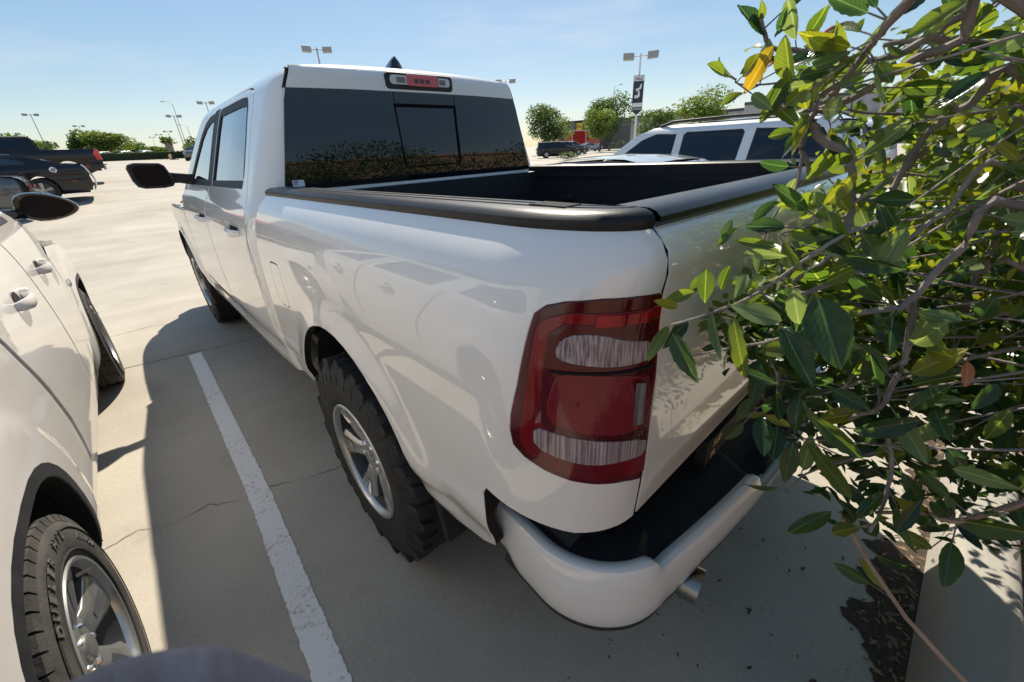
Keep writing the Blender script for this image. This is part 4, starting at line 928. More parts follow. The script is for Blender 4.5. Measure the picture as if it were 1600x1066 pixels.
mb = MB(); mb.loft(bowrows([(-.74, 1.69, .66), (-.84, 1.52, .74), (-.95, 1.30, .80)], -.05), close=False); mb.build('rear_window', 'glass_dark', suv, smooth=True)
mb = MB(); mb.loft(bowrows([(-.95, 1.30, .83), (-1.02, 1.0, .84), (-1.02, .72, .84), (-1.08, .68, .84), (-1.08, .40, .82), (-.98, .36, .78)], -.06), close=False); mb.build('tailgate', 'suv_white', suv, smooth=True)
for sx in (-1, 1):
    mb = MB(); mb.tube([(sx*.66, -.5, 1.755), (sx*.66, -.4, 1.795), (sx*.66, 1.2, 1.795), (sx*.66, 1.4, 1.752)], .016, 8); mb.build('roof_rail', 'black_plastic', suv, smooth=True)
mb = MB(); mb.box((0, 1.4, .5), (1.1, 4.2, .3)); mb.box((0, 1.2, .95), (1.6, 1.3, .6)); mb.box((0, 1.45, .32), (1.7, 1.9, .08)); mb.build('floorpan', 'underbody', suv)
ws = make_wheel(.375, .236, .235, 'road', 5, dusty=True)
arc_text('DUELER H/L', .318, -.12, .040, ws.children[0] if ws.children[0].name.startswith('tyre') else ws.children[1], track=.92)
arc_text('ALENZA', .300, .98, .024, ws.children[0] if ws.children[0].name.startswith('tyre') else ws.children[1], track=.95)
for sx, yc, st_ in ((1, 0, 0), (-1, 0, 0), (1, 3.0, .04), (-1, 3.0, .04)):
    w_ = ws if (sx, yc) == (1, 0) else copy_tree(ws, suv)
    w_.parent = suv; w_.location = (sx*.950, yc, .376); w_.rotation_euler = (0, 0, PI+st_ if sx > 0 else st_)
    if yc and sx > 0: w_.location = (.962, yc, .376)
# ------------------------------------------------------------------ other parked vehicles
def simple_wheel(R=.34, RR=.23, width=.22, detail=True):
    w = empty('wheel'); mb = MB()
    lathe_x(mb, [(RR, .02), (RR+.02, .004), (R-.05, .0), (R-.012, .014), (R, .04), (R, width-.04), (R-.02, width-.01), (RR, width)], 36); mb.build('tyre', 'rubber', w, smooth=True)
    mb = MB(); lathe_x(mb, [(RR+.003, .014), (RR-.008, .006), (RR-.02, .03), (RR-.03, .10), (.0, .11)], 36); rim = mb.build('rim', 'grey_paint', w, smooth=True)
    me = None
    for k in range(5):
        if me is None:
            mb = MB(); mb.loft([[(.015+.02*(1-r_/RR), -hw, r_), (.012+.02*(1-r_/RR), 0, r_), (.015+.02*(1-r_/RR), hw, r_), (.06, hw, r_), (.06, -hw, r_)] for r_, hw in ((.0, .035), (.08, .036), (RR-.015, .045))]); o = mb.build('spoke', 'alloy', rim, smooth=True); me = o.data
        else: o = link('spoke', me, None, rim)
        o.rotation_euler = (k*2*PI/5, 0, 0)
    return w
CARK = {
 'sedan': dict(WB=2.78, R=.335, prof=([.18, .28, .45, .62, .80, .92, .98, 1.03, 1.15, 1.30, 1.38, 1.43], [.74, .85, .895, .908, .905, .890, .868, .840, .775, .690, .630, .54]),
   add=([-1.05, -.85, -.5, 0, 2.8, 3.3, 3.6, 3.75], [-.30, -.10, -.03, 0, 0, -.05, -.16, -.32]),
   side=[(-1.0, .36), (-1.04, .62), (-1.0, .90), (-.93, 1.0), (-.60, 1.06), (-.15, 1.28), (.15, 1.385), (.5, 1.42), (1.2, 1.42), (1.5, 1.37), (2.2, 1.03), (2.45, .97), (3.1, .88), (3.5, .76), (3.6, .55), (3.5, .28), (3.2, .24)],
   wins=[[(.02, 1.03), (.30, 1.25), (.48, 1.33), (.72, 1.36), (.75, 1.03)], [(.80, 1.03), (.77, 1.36), (1.2, 1.36), (1.42, 1.32), (1.95, 1.03)]],
   rows=[('trunk', 0, [(-1.03, .66, .82), (-1.02, .88, .82), (-.96, 1.0, .82), (-.85, 1.05, .82), (-.58, 1.075, .80)]), ('rear_window', 'g', [(-.58, 1.075, .76), (-.25, 1.24, .66), (.12, 1.385, .60)]), ('roof', 0, [(.12, 1.385, .62), (.4, 1.435, .58), (.8, 1.45, .57), (1.2, 1.435, .58), (1.45, 1.395, .61)]), ('windscreen', 'g', [(1.45, 1.395, .60), (1.8, 1.23, .68), (2.25, 1.02, .76)]), ('hood', 0, [(2.2, 1.01, .84), (2.6, .99, .84), (3.1, .93, .82), (3.5, .82, .74), (3.64, .66, .68)]), ('nose', 0, [(3.64, .66, .68), (3.68, .45, .70), (3.58, .25, .68)]), ('rear_bumper', 0, [(-1.03, .66, .82), (-1.07, .55, .80), (-1.03, .33, .76)])]),
 'coupe': dict(WB=2.95, R=.365, prof=([.18, .26, .45, .62, .80, .92, 1.0, 1.06, 1.12, 1.25, 1.36, 1.42, 1.46], [.78, .88, .935, .955, .95, .955, .945, .91, .86, .78, .70, .63, .54]),
   add=([-1.25, -1.1, -.7, 0, 2.9, 3.4, 3.7, 3.85], [-.12, -.04, -.01, 0, 0, -.04, -.14, -.30]),
   side=[(-1.12, .30), (-1.20, .52), (-1.18, .80), (-1.08, 1.05), (-1.05, 1.08), (-.75, 1.10), (-.35, 1.20), (.05, 1.33), (.45, 1.42), (.9, 1.45), (1.3, 1.43), (1.6, 1.35), (2.1, 1.12), (2.3, 1.06), (3.1, 1.0), (3.6, .86), (3.7, .6), (3.6, .26), (3.3, .22)],
   wins=[[(.10, 1.13), (.22, 1.25), (.45, 1.32), (.62, 1.33), (.62, 1.13)], [(.70, 1.13), (.70, 1.34), (.95, 1.37), (1.3, 1.355), (1.48, 1.31), (1.85, 1.13)]],
   rows=[('trunk', 0, [(-1.20, .80, .90), (-1.14, .98, .90), (-1.08, 1.06, .88), (-1.02, 1.09, .86), (-.70, 1.12, .84)]), ('rear_window', 'g', [(-.70, 1.12, .74), (-.2, 1.27, .66), (.35, 1.41, .58)]), ('roof', 0, [(.35, 1.41, .60), (.7, 1.455, .55), (1.2, 1.45, .55), (1.5, 1.395, .60)]), ('windscreen', 'g', [(1.5, 1.395, .60), (1.8, 1.26, .68), (2.2, 1.08, .76)]), ('hood', 0, [(2.15, 1.08, .90), (2.6, 1.08, .90), (3.1, 1.05, .88), (3.6, .92, .80), (3.74, .7, .72)]), ('nose', 0, [(3.74, .7, .72), (3.76, .45, .74), (3.66, .24, .72)]), ('rear_bumper', 0, [(-1.20, .80, .90), (-1.26, .62, .88), (-1.24, .42, .86), (-1.16, .26, .80)])]),
 'suv': dict(WB=2.95, R=.385, prof=([.22, .32, .48, .70, .90, 1.05, 1.15, 1.22, 1.30, 1.50, 1.66, 1.72, 1.77], [.80, .90, .945, .96, .955, .945, .925, .89, .86, .79, .73, .68, .58]),
   add=([-1.1, -.95, -.6, 0, 2.9, 3.4, 3.7, 3.85], [-.14, -.05, -.01, 0, 0, -.05, -.16, -.32]),
   side=[(-1.02, .42), (-1.05, .8), (-1.0, 1.2), (-.92, 1.62), (-.82, 1.72), (-.5, 1.755), (1.2, 1.755), (1.5, 1.72), (1.72, 1.64), (2.3, 1.24), (2.5, 1.16), (3.1, 1.10), (3.6, .98), (3.72, .7), (3.62, .36), (3.4, .30)],
   wins=[[(-.82, 1.24), (-.84, 1.50), (-.74, 1.63), (.0, 1.66), (.02, 1.24)], [(.14, 1.24), (.12, 1.62), (.16, 1.66), (.93, 1.66), (.97, 1.62), (.97, 1.24)], [(1.08, 1.24), (1.07, 1.64), (1.4, 1.655), (1.62, 1.58), (2.05, 1.28), (2.05, 1.24)]],
   rows=[('tailgate', 0, [(-1.07, .75, .86), (-1.04, 1.1, .86), (-1.0, 1.22, .84)]), ('rear_window', 'g', [(-1.0, 1.22, .80), (-.92, 1.52, .72), (-.84, 1.68, .66)]), ('roof', 0, [(-.84, 1.69, .68), (-.7, 1.755, .62), (-.2, 1.775, .58), (1.1, 1.775, .58), (1.45, 1.745, .62)]), ('windscreen', 'g', [(1.45, 1.745, .62), (1.8, 1.56, .70), (2.35, 1.22, .80)]), ('hood', 0, [(2.32, 1.20, .90), (2.7, 1.19, .90), (3.2, 1.15, .86), (3.6, 1.04, .78), (3.72, .9, .70)]), ('nose', 0, [(3.72, .9, .70), (3.78, .6, .74), (3.68, .34, .72)]), ('rear_bumper', 0, [(-1.07, .75, .86), (-1.12, .66, .86), (-1.10, .40, .82)])]),
}
def arch_cut(side, WB_, R_):
    """insert wheel arches along the sill of a side outline (outline runs rear-bottom over the roof to front-bottom)"""
    out = list(side)
    for yc in (WB_, 0):
        out += [(yc+(R_+.06)*math.cos(a), R_+(R_+.06)*math.sin(a)) for a in [-.35+(PI+.7)*i/14 for i in range(15)]]
    return out
def finish_car(root, WB_, R_, hw, simple):
    w0 = simple_wheel(R_, R_*.66)
    for sx, yc in ((-1, 0), (-1, WB_), (1, 0), (1, WB_)):
        w_ = w0 if (sx, yc) == (-1, 0) else copy_tree(w0, root)
        w_.parent = root; w_.location = (sx*hw, yc, R_); w_.rotation_euler = (0, 0, 0 if sx < 0 else PI)
def make_car(kind, pnt, label, cat, loc, heading, group=None, glass='glass_side', step=.07, name=None, tint=None):
    K = CARK[kind]; root = tag(empty(name or {'sedan': 'sedan', 'coupe': 'coupe', 'suv': 'parked_suv'}[kind], loc, -heading), label, cat, group)
    pr = pchip(*K['prof']); ad = pchip(*K['add'])
    def F(y, z): return (pr(z)+ad(y), y, z)
    side = arch_cut(K['side'], K['WB'], K['R'])
    for mir in (False, True):
        b_ = panel('body_side', F, side, pnt, root, holes=K['wins'], step=step, depth=.03, bevel=.006, out=OUT_R, mirror=mir)
        for wn_ in K['wins']:
            panel('window', F, inset(wn_, .004), glass, b_, step=.12, depth=.004, bevel=.001, off=-.008, out=OUT_R, mirror=mir)
    for nm, mm, rows_ in K['rows']:
        mb = MB(); front = rows_[0][0] > 1.0
        mb.loft(bowrows(rows_, (.07 if front else -.05) if nm != 'roof' else 0, crown=.02 if mm == 0 else .0, n=12), close=False); mb.build(nm, pnt if mm == 0 else (tint or 'glass_dark'), root, smooth=True)
    top = max(q[1] for q in K['side'])
    hw = max(K['prof'][1]); L0, L1 = K['side'][0][0], K['side'][-1][0]
    mb = MB(); mb.box((0, (L0+L1)/2, .36), (hw*1.2, L1-L0-.15, .28)); mb.box((0, K['WB']/2-.3, .75), (hw*1.6, 1.7, .5)); mb.build('floorpan', 'underbody', root)
    finish_car(root, K['WB'], K['R'], hw-.015, True)
    zb = .62 if kind != 'coupe' else .86
    for sx in (-1, 1):
        yb = K['rows'][0][2][0][0]
        mb = MB(); mb.box((sx*hw*.72, yb-.045, zb+.16 if kind != 'suv' else .98), (.30 if kind != 'suv' else .16, .05, .11 if kind != 'suv' else .30)); mb.build('tail_lamp', 'lens_red', root, bevel=.015)
        yf = K['rows'][-2][2][0][0]
        mb = MB(); mb.box((sx*hw*.66, yf-.05, K['rows'][-2][2][0][1]), (.30, .16, .12)); mb.build('headlamp', 'lamp_clear', root, bevel=.02)
        mb = MB(); yy = K['WB']*.64; zz = top*.73; mb.loft([[(sx*(hw+.02+k_*.02+o*.16), yy+.05*math.cos(a)*c_, zz+.07*math.sin(a)*c_) for a in [i*PI/5 for i in range(10)]] for o, c_, k_ in ((-.3, .5, 0), (0, .8, 0), (.4, 1, 0), (.9, .9, 0), (1.05, .4, 0))]); mb.build('door_mirror', pnt, root, smooth=True)
    return root
def make_pickup(pnt, label, loc, heading, group=None):
    root = tag(empty('parked_pickup', loc, -heading), label, 'pickup', group)
    pr = pchip([.40, .55, .8, 1.1, 1.25, 1.36, 1.45, 1.70, 1.84, 1.90], [.93, .98, 1.0, 1.0, .985, .94, .90, .80, .72, .62])
    def F(y, z): return (pr(z), y, z)
    side = [(-1.10, .62), (-1.13, 1.0), (-1.10, 1.36), (.62, 1.36), (.66, 1.42), (.72, 1.80), (.80, 1.87), (2.2, 1.87), (2.45, 1.82), (2.95, 1.42), (3.1, 1.36), (4.3, 1.22), (4.45, .9), (4.4, .55)]+[(3.6+.50*math.cos(a), .45+.50*math.sin(a)) for a in [-.2+(PI+.4)*i/14 for i in range(15)]]+[(3.0, .45), (.6, .45)]+[(.50*math.cos(a), .45+.50*math.sin(a)) for a in [-.2+(PI+.4)*i/14 for i in range(15)]]
    wins = [[(1.0, 1.42), (1.04, 1.75), (1.12, 1.79), (1.68, 1.79), (1.70, 1.42)], [(1.82, 1.42), (1.82, 1.79), (2.2, 1.785), (2.38, 1.74), (2.75, 1.42)]]
    for mir in (False, True):
        b_ = panel('body_side', F, side, pnt, root, holes=wins, step=.08, depth=.03, bevel=.006, out=OUT_R, mirror=mir)
        for wn_ in wins: panel('window', F, inset(wn_, .004), 'glass_dark', b_, step=.12, depth=.004, bevel=.001, off=-.008, out=OUT_R, mirror=mir)
    for nm, mm, rows_ in (('tailgate', pnt, [(-1.13, .72, .98), (-1.14, 1.1, .98), (-1.12, 1.37, .94), (-1.04, 1.38, .94)]), ('rear_window', 'glass_dark', [(.68, 1.40, .86), (.74, 1.78, .74)]), ('roof', pnt, [(.74, 1.79, .76), (.85, 1.89, .66), (1.5, 1.90, .64), (2.2, 1.89, .64), (2.45, 1.83, .72)]), ('windscreen', 'glass_dark', [(2.45, 1.83, .72), (2.7, 1.66, .78), (3.1, 1.38, .86)]), ('hood', pnt, [(3.05, 1.37, .96), (3.6, 1.36, .96), (4.3, 1.26, .94), (4.46, 1.1, .94)]), ('grille', 'black_plastic', [(4.46, 1.1, .94), (4.5, .8, .96), (4.42, .5, .92)]), ('bed_floor', 'bed_liner', [(-1.04, .95, .9), (.68, .95, .9)])):
        mb = MB(); mb.loft(bowrows(rows_, .0, crown=.015, n=8), close=False); mb.build(nm, mm, root, smooth=True)
    mb = MB(); mb.loft([[(x*1.0, -1.16-.05*(1-x*x), z) for x in [-1+k/6 for k in range(13)]] for z in (.52, .58, .70, .74)], close=False); mb.box((0, -1.13, .63), (1.96, .10, .2)); mb.build('rear_bumper', 'chrome', root, bevel=.012)
    mb = MB(); mb.box((0, -1.20, .745), (1.5, .14, .03)); mb.build('step_pad', 'black_plastic', root)
    for sx in (-1, 1):
        mb = MB(); mb.prism([(-1.16, .92), (-.98, .95), (-.93, 1.20), (-1.02, 1.34), (-1.14, 1.34)], 0, sx*.90, sx*1.012); mb.build('tail_lamp', 'lamp_red_clear', root, bevel=.02)
        mb = MB(); mb.box((sx*.80, 4.43, 1.02), (.28, .14, .18)); mb.build('headlamp', 'lamp_clear', root, bevel=.03)
        mb = MB(); mb.box((sx*1.13, 2.55, 1.46), (.22, .10, .2)); mb.build('door_mirror', 'black_plastic', root, bevel=.03)
    mb = MB(); mb.box((0, 1.7, .62), (1.3, 5.4, .25)); mb.box((0, 1.8, 1.0), (1.7, 2.0, .6)); mb.build('chassis', 'underbody', root)
    finish_car(root, 3.6, .42, .985, True)
    return root
def gl(x, y): return (x, y, ground_z(x, y))
# right of the pickup
make_car('sedan', 'silver', 'silver sedan with pale rear window, alongside the white pickup bed', 'sedan', (3.02, .70, 0), 0, tint='glass_light', step=.045).scale = (1, 1, .975)
w_ = make_car('suv', 'white', 'white SUV with black roof rails, beyond the silver sedan', 'suv', (5.72, .80, 0), 0, glass='glass_dark', step=.045)
for sx in (-1, 1):
    mb = MB(); mb.tube([(sx*.64, -.75, 1.74), (sx*.64, -.60, 1.80), (sx*.64, .4, 1.815), (sx*.64, 1.2, 1.80), (sx*.64, 1.40, 1.745)], .018, 8)
    mb.build('roof_rail', 'black_plastic', w_, smooth=True)
make_car('suv', 'white', 'white SUV glimpsed through the shrub, past the one with roof rails', 'suv', (9.3, .9, 0), 0, glass='glass_dark')
# left: three dark vehicles with their tails towards the lane
H = -PI/2
ch = make_car('coupe', 'black_paint', 'black two-door coupe with silver wheels and round chrome fuel cap', 'coupe', gl(-2.93, 19.45), H-.02, step=.05)
mb = MB(); lathe_x(mb, [(0, .02), (.055, .02), (.06, .012), (.075, .016), (.085, .01), (.088, -.02)], 24); o = mb.build('fuel_cap', 'chrome', ch, smooth=True); o.location = (-.985, -.42, .95); o.rotation_euler = (0, 0, PI)
o.location = (-.965, -.42, .95)
mb = MB(); mb.loft([[(x*.86, y+.0*(1-x*x), z) for x in [-1+k/6 for k in range(13)]] for y, z in ((-.98, 1.09), (-1.09, 1.15), (-1.13, 1.155), (-1.10, 1.07))], close=False); mb.build('spoiler', 'black_paint', ch, smooth=True)
mb = MB(); mb.box((-.945, -.80, .60), (.012, .16, .03)); mb.build('side_marker', 'lens_red', ch)
make_pickup('black_paint', 'black pickup with red tail lamp and chrome bumper, behind the black coupe', gl(-2.37, 26.0), H-.02)
make_car('sedan', 'grey_paint', 'dark grey sedan, only its tail showing beside the black coupe', 'sedan', gl(-4.0, 16.4), H-.03)
# ------------------------------------------------------------------ trees, hedges, lamps, buildings
def leaf_cloud(name, pts, size, m, parent, flat=.0):
    """many small leaf faces: one mesh with a random value per leaf"""
    n = len(pts); V = np.zeros((n*4, 3)); 
    a = RNG.normal(size=(n, 3)); a[:, 2] *= .6; a /= np.linalg.norm(a, axis=1)[:, None]
    b_ = RNG.normal(size=(n, 3)); b_ -= a*(a*b_).sum(1)[:, None]; b_ /= np.linalg.norm(b_, axis=1)[:, None]
    L = size*RNG.uniform(.6, 1.3, n)[:, None]; W_ = L*RNG.uniform(.35, .6, n)[:, None]; P_ = np.array(pts)
    V[0::4] = P_-a*L*.5; V[1::4] = P_+b_*W_*.5+a*L*.08; V[2::4] = P_+a*L*.5; V[3::4] = P_-b_*W_*.5+a*L*.08
    me = bpy.data.meshes.new(name); me.vertices.add(n*4); me.vertices.foreach_set('co', V.ravel()); me.loops.add(n*4); me.polygons.add(n)
    me.loops.foreach_set('vertex_index', np.arange(n*4)); me.polygons.foreach_set('loop_start', np.arange(n)*4); me.polygons.foreach_set('loop_total', np.full(n, 4))
    me.update(calc_edges=True); at = me.attributes.new('rnd', 'FLOAT', 'POINT'); at.data.foreach_set('value', np.repeat(RNG.uniform(0, 1, n), 4))
    return link(name, me, m, parent)
def make_tree(name, label, loc, h, w, m, n=1500, leaf=.28, trunk_h=.28, group=None, lobes=9, seed=0):
    rg = np.random.default_rng(seed+5); root = tag(empty(name, loc), label, 'tree', group)
    tr = MB(); th = h*trunk_h; top = h*.8
    tr.tube([(0, 0, -.15), (.02*h, 0, th*.5), (0, .01*h, th), (-.01*h, 0, top)], [h*.026, h*.022, h*.018, h*.004], 8)
    pts = []; cz = th+(h-th)*.5
    for k in range(lobes):
        a = rg.uniform(0, 2*PI); e_ = rg.uniform(-.75, .95); rr = rg.uniform(.3, .72)
        c = np.array([math.cos(a)*w/2*rr*math.sqrt(1-e_*e_*.6), math.sin(a)*w/2*rr*math.sqrt(1-e_*e_*.6), cz+e_*(h-th)*.36])
        s_ = rg.uniform(.22, .36)*w; sz = s_*rg.uniform(.7, 1.0)*(h-th)/w
        tr.tube([(0, 0, th*.9), (c[0]*.5, c[1]*.5, (th+c[2])/2), tuple(c)], [h*.012, h*.008, h*.003], 5)
        m_ = n//lobes; u = rg.normal(size=(m_, 3)); u /= np.linalg.norm(u, axis=1)[:, None]; r_ = rg.uniform(.45, 1.08, m_)[:, None]
        pts += list(c+u*r_*[s_, s_, sz])
    tr.build('trunk', 'trunk', root, smooth=True)
    leaf_cloud('crown', pts, leaf, m, root); return root
def tree_at(name, label, x, y, h, w, m, **k):
    h *= 1.16 if y < 80 else .95; k['n'] = int(k.get('n', 1500)*2.4)
    return make_tree(name, label, (x, y, ground_z(x, y)), h, w, m, **k)
FT = 'far trees along the left of the lot'
tree_at('broadleaf_tree', 'dull green tree rising behind the black pickup cab', -9.2, 98, 4.4, 7.5, 'tree_leaf', n=1800, leaf=.5, trunk_h=.12, seed=1)
tree_at('broadleaf_tree', 'broad bright green tree behind the black pickup tail', .6, 103, 4.6, 7.0, 'tree_leaf_light', n=2400, leaf=.45, trunk_h=.1, seed=2)
tree_at('broadleaf_tree', 'darker green tree against the left of the broad bright one', -2.2, 108, 4.7, 4.0, 'tree_leaf', n=1200, leaf=.5, trunk_h=.1, seed=3)
for i, (x, y, h, w, m, lb) in enumerate(((3.6, 112, 3.0, 4.6, 'tree_leaf', 'low dark tree just past the broad bright one'), (6.2, 123, 3.4, 5.0, 'tree_leaf', 'low dark tree in the middle of the far tree row'), (9.0, 121, 2.6, 4.4, 'tree_leaf', 'low dark tree beside the short fan palm'), (8.3, 104, 2.1, 2.6, 'tree_leaf_light', 'small yellow-green tree in front of the short fan palm'), (12.8, 99, 4.2, 4.2, 'tree_leaf', 'taller tree by the pickup windscreen pillar behind the far cars'), (11.8, 92, 2.6, 2.6, 'tree_leaf_light', 'small bright tree behind the far verge cars'), (-14, 112, 4, 7, 'tree_leaf', 'wide tree beyond the black pickup hood'))):
    tree_at('low_tree', lb, x, y, h, w, m, n=900, leaf=.45, trunk_h=.08, group=FT, seed=20+i)
pa = tag(empty('palm_tree', gl(10.8, 118)), 'short fan palm with a shaggy brown trunk among the far trees', 'tree')
mb = MB(); mb.tube([(0, 0, -.1), (0, 0, 1.5), (0, 0, 3.4)], [.4, .6, .7], 10); mb.build('trunk', 'bark', pa, smooth=True)
leaf_cloud('crown', [tuple(np.array([0, 0, 3.7])+RNG.normal(size=3)*[.55, .55, .3]) for _ in range(220)], .7, 'tree_leaf', pa)
def hedge(label, x0, x1, y, h, d):
    root = tag(empty('hedge', gl((x0+x1)/2, y)), label, 'hedge')
    mb = MB(); mb.box((0, 0, h*.45), (x1-x0-.2, d*.8, h*.9)); mb.build('stems', 'hedge_leaf', root)
    p = [(RNG.uniform(-(x1-x0)/2, (x1-x0)/2), RNG.uniform(-d/2, d/2), h*RNG.uniform(.03, 1.02)) for _ in range(int((x1-x0)*420))]
    leaf_cloud('foliage', p, .22, 'hedge_leaf', root)
hedge('clipped dark hedge across the far end of the lot', -3.2, 9.8, 91.5, 1.15, 1.4)
hedge('short dark hedge beside the orange hydrant', 10.3, 15, 93.5, 1.1, 1.4)
struct(sheet('verge', [6.0+.5*k for k in range(30)], [86.2, 86.8, 87.6, 88.6, 89.6], lambda x, y: ground_z(x, y)+.05, 'grass'))
hy = tag(empty('fire_hydrant', gl(7.25, 86.5)), 'small orange fire hydrant in front of the far hedge', 'hydrant')
mb = MB(); mb.tube([(0, 0, 0), (0, 0, .55), (0, 0, .62), (0, 0, .75), (0, 0, .82)], [.16, .15, .19, .14, .05], 12); mb.build('barrel', 'hydrant', hy, smooth=True)
for sx in (-1, 1):
    mb = MB(); mb.tube([(0, 0, .5), (sx*.25, 0, .5)], .09, 8); mb.build('outlet', 'hydrant', hy)
# lamp standards
def lamp_post(label, x, y, h, kind='double', rz=0, banner=None, white=False, group=None):
    root = tag(empty('lamp_post', gl(x, y), rz), label, 'lamp post', group); pm = 'pole_white' if white else 'galv'
    mb = MB(); mb.tube([(0, 0, -.2), (0, 0, h)], [.075, .055], 10); mb.build('pole', pm, root, smooth=True)
    mb = MB(); mb.box((0, 0, .25), (.5, .5, .55)); mb.build('plinth', 'kerb_concrete', root, bevel=.04)
    if kind == 'double':
        mb = MB(); mb.tube([(-.55, 0, h-.12), (.55, 0, h-.12)], .035, 8); mb.build('arm', pm, root)
        for sx in (-1, 1):
            mb = MB(); mb.loft([[(sx*(.38+u*(.62)), y_*(1-.12*u), h-.30+z_+.03*u) for y_, z_ in ((-.24, 0), (.24, 0), (.24, .34), (-.24, .34))] for u in (0, 1)]); mb.build('lamp_head', 'lamp_head', root, bevel=.02)
    else:
        mb = MB(); mb.tube([(0, 0, h-.1), (-.25, 0, h+.25), (-.9, 0, h+.45), (-1.3, 0, h+.45)], .045, 8); mb.build('arm', pm, root, smooth=True)
        mb = MB(); mb.box((-1.55, 0, h+.43), (.6, .26, .14)); mb.build('lamp_head', 'lamp_head', root, bevel=.03)
    return root
lamp_post('twin-head lamp post above the black pickup cab', -6.9, 108.5, 7.4, rz=0)
lamp_post('small twin-head lamp post behind the broad bright green tree', -1.8, 138.6, 7.2)
lamp_post('twin-head lamp post at the row of cars by the far verge', 9.7, 87.9, 6.4)
lamp_post('tall curved-arm street lamp rising past a twin-head post', 13.9, 117.8, 10.7, 'cobra')
lamp_post('curved-arm street lamp beside the pickup windscreen pillar', 19.2, 147.3, 8.6, 'cobra')
for x, y, h in ((14.7, 147.8, 7.2), (16.3, 187.8, 8.3), (16.9, 217.9, 8.8)): lamp_post('distant twin-head lamp post over the far tree row', x, y, h, group='distant lamp posts')
lamp_post('twin-head lamp post half hidden by the pickup cab roof', 11.8, 72.5, 7.2, rz=-.3)
lamp_post('twin-head lamp post standing above the pickup cab roof', 12.75, 33.9, 7.75, rz=-.35)
lamp_post('tall thin lamp post behind the dark tall tree', 89.3, 60.9, 12.6, 'cobra', rz=2.4)
def banner(root, x, z0, z1, w, n):
    """hanging pennant panel on a post, lettered and marked"""
    yaw = .0
    mb = MB(); mb.prism([(-w/2, z0+.25), (0, z0), (w/2, z0+.25), (w/2, z1), (-w/2, z1)], 1, -.10, -.125); b_ = mb.build('banner', 'banner_dark', root)
    H_ = z1-z0-.25; zb = z0+.25
    for a0, a1, m in ((.84, .99, 'banner_white'), (.10, .22, 'banner_white'), (.02, .07, 'lamp_head')):
        mb = MB(); mb.prism([(-w*.46, zb+a0*H_), (w*.46, zb+a0*H_), (w*.46, zb+a1*H_), (-w*.46, zb+a1*H_)], 1, -.126, -.130); mb.build('banner_band', m, b_)
    for pl in ([(-.1, .55), (.14, .62), (.16, .76), (.08, .74), (.06, .66), (-.12, .62)], [(-.16, .36), (.02, .36), (.10, .42), (.06, .58), (-.02, .56), (0, .45), (-.16, .44)]):
        mb = MB(); mb.prism([(u*w*2, zb+v*H_) for u, v in pl], 1, -.126, -.131); mb.build('emblem', 'banner_white', b_)
    me = text_mesh(n, .24, .002, .004); o = link('lettering', me, 'banner_dark', b_); o.rotation_euler = (PI/2, 0, 0); o.location = (0, -.1325, zb+.865*H_); o.scale = (.82*w/.62, 1, 1)
q = lamp_post('white lamp post with a dark pointed banner, above the silver sedan', 24.1, 14.4, 6.15, rz=-1.02, white=True); banner(q, 0, 2.95, 5.05, .62, 'SALE')
q = lamp_post('lamp post with a banner peeping past the pickup rear window corner', 31.1, 33.9, 7.45, rz=-.75, white=True); banner(q, 0, 4.4, 6.5, .62, 'SALE')
# right: trees
RT_ = dict(trunk_h=.2)
tree_at('broadleaf_tree', 'round dark green tree beside the parked black off-roader', 50.1, 46, 6.2, 6.0, 'tree_leaf', n=2600, leaf=.34, seed=41, trunk_h=.16)
tree_at('broadleaf_tree', 'thin pale tree in front of the red trailer', 67.5, 57.6, 5.6, 5.0, 'tree_leaf_light', n=420, leaf=.36, seed=42)
tree_at('broadleaf_tree', 'neat light green round tree in front of the red trailer end', 59.4, 42.5, 5.3, 5.2, 'tree_leaf_light', n=2600, leaf=.30, seed=43)
tree_at('broadleaf_tree', 'tall dark tree behind the neat light green one', 72.6, 49.9, 8.6, 8.6, 'tree_leaf', n=3000, leaf=.42, seed=44, lobes=14, trunk_h=.12)
tree_at('broadleaf_tree', 'dusky tree at the grey store wall behind the white lamp post', 66, 37.0, 4.9, 6.0, 'tree_leaf', n=1500, leaf=.36, seed=45)
tree_at('broadleaf_tree', 'full green tree in front of the grey store, over the roof-railed SUV', 48.7, 21.4, 5.2, 6.6, 'tree_leaf_light', n=2600, leaf=.30, seed=46)
tree_at('broadleaf_tree', 'green tree against the sky behind the shrub branches', 42, 10, 6.0, 6.0, 'tree_leaf', n=2200, leaf=.30, seed=47)
def shrub_far(label, x, y, h, w, m='hedge_leaf', n=500):
    root = tag(empty('low_shrub', gl(x, y)), label, 'shrub'); mb = MB(); mb.tube([(0, 0, -.05), (0, 0, h*.5)], [.06, .02], 6); mb.build('stem', 'trunk', root)
    u = RNG.normal(size=(n, 3)); u /= np.linalg.norm(u, axis=1)[:, None]; r_ = RNG.uniform(.6, 1.03, n)[:, None]
    leaf_cloud('foliage', list(np.array([0, 0, h*.5])+u*r_*[w/2, w/2, h*.5]), .16, m, root)
shrub_far('low rounded shrub beside the dark parked off-roaders', 35.5, 29.3, .72, 2.4)
shrub_far('scrubby bush at the foot of the white lamp post', 55, 35, 1.7, 4.5)
shrub_far('brownish bush by the grey store corner', 60, 33, 2.0, 4.0)
struct(ribbon('far_kerb', [(30, 34), (42, 24), (60, 12)], .6, .12, 'kerb_concrete', None))
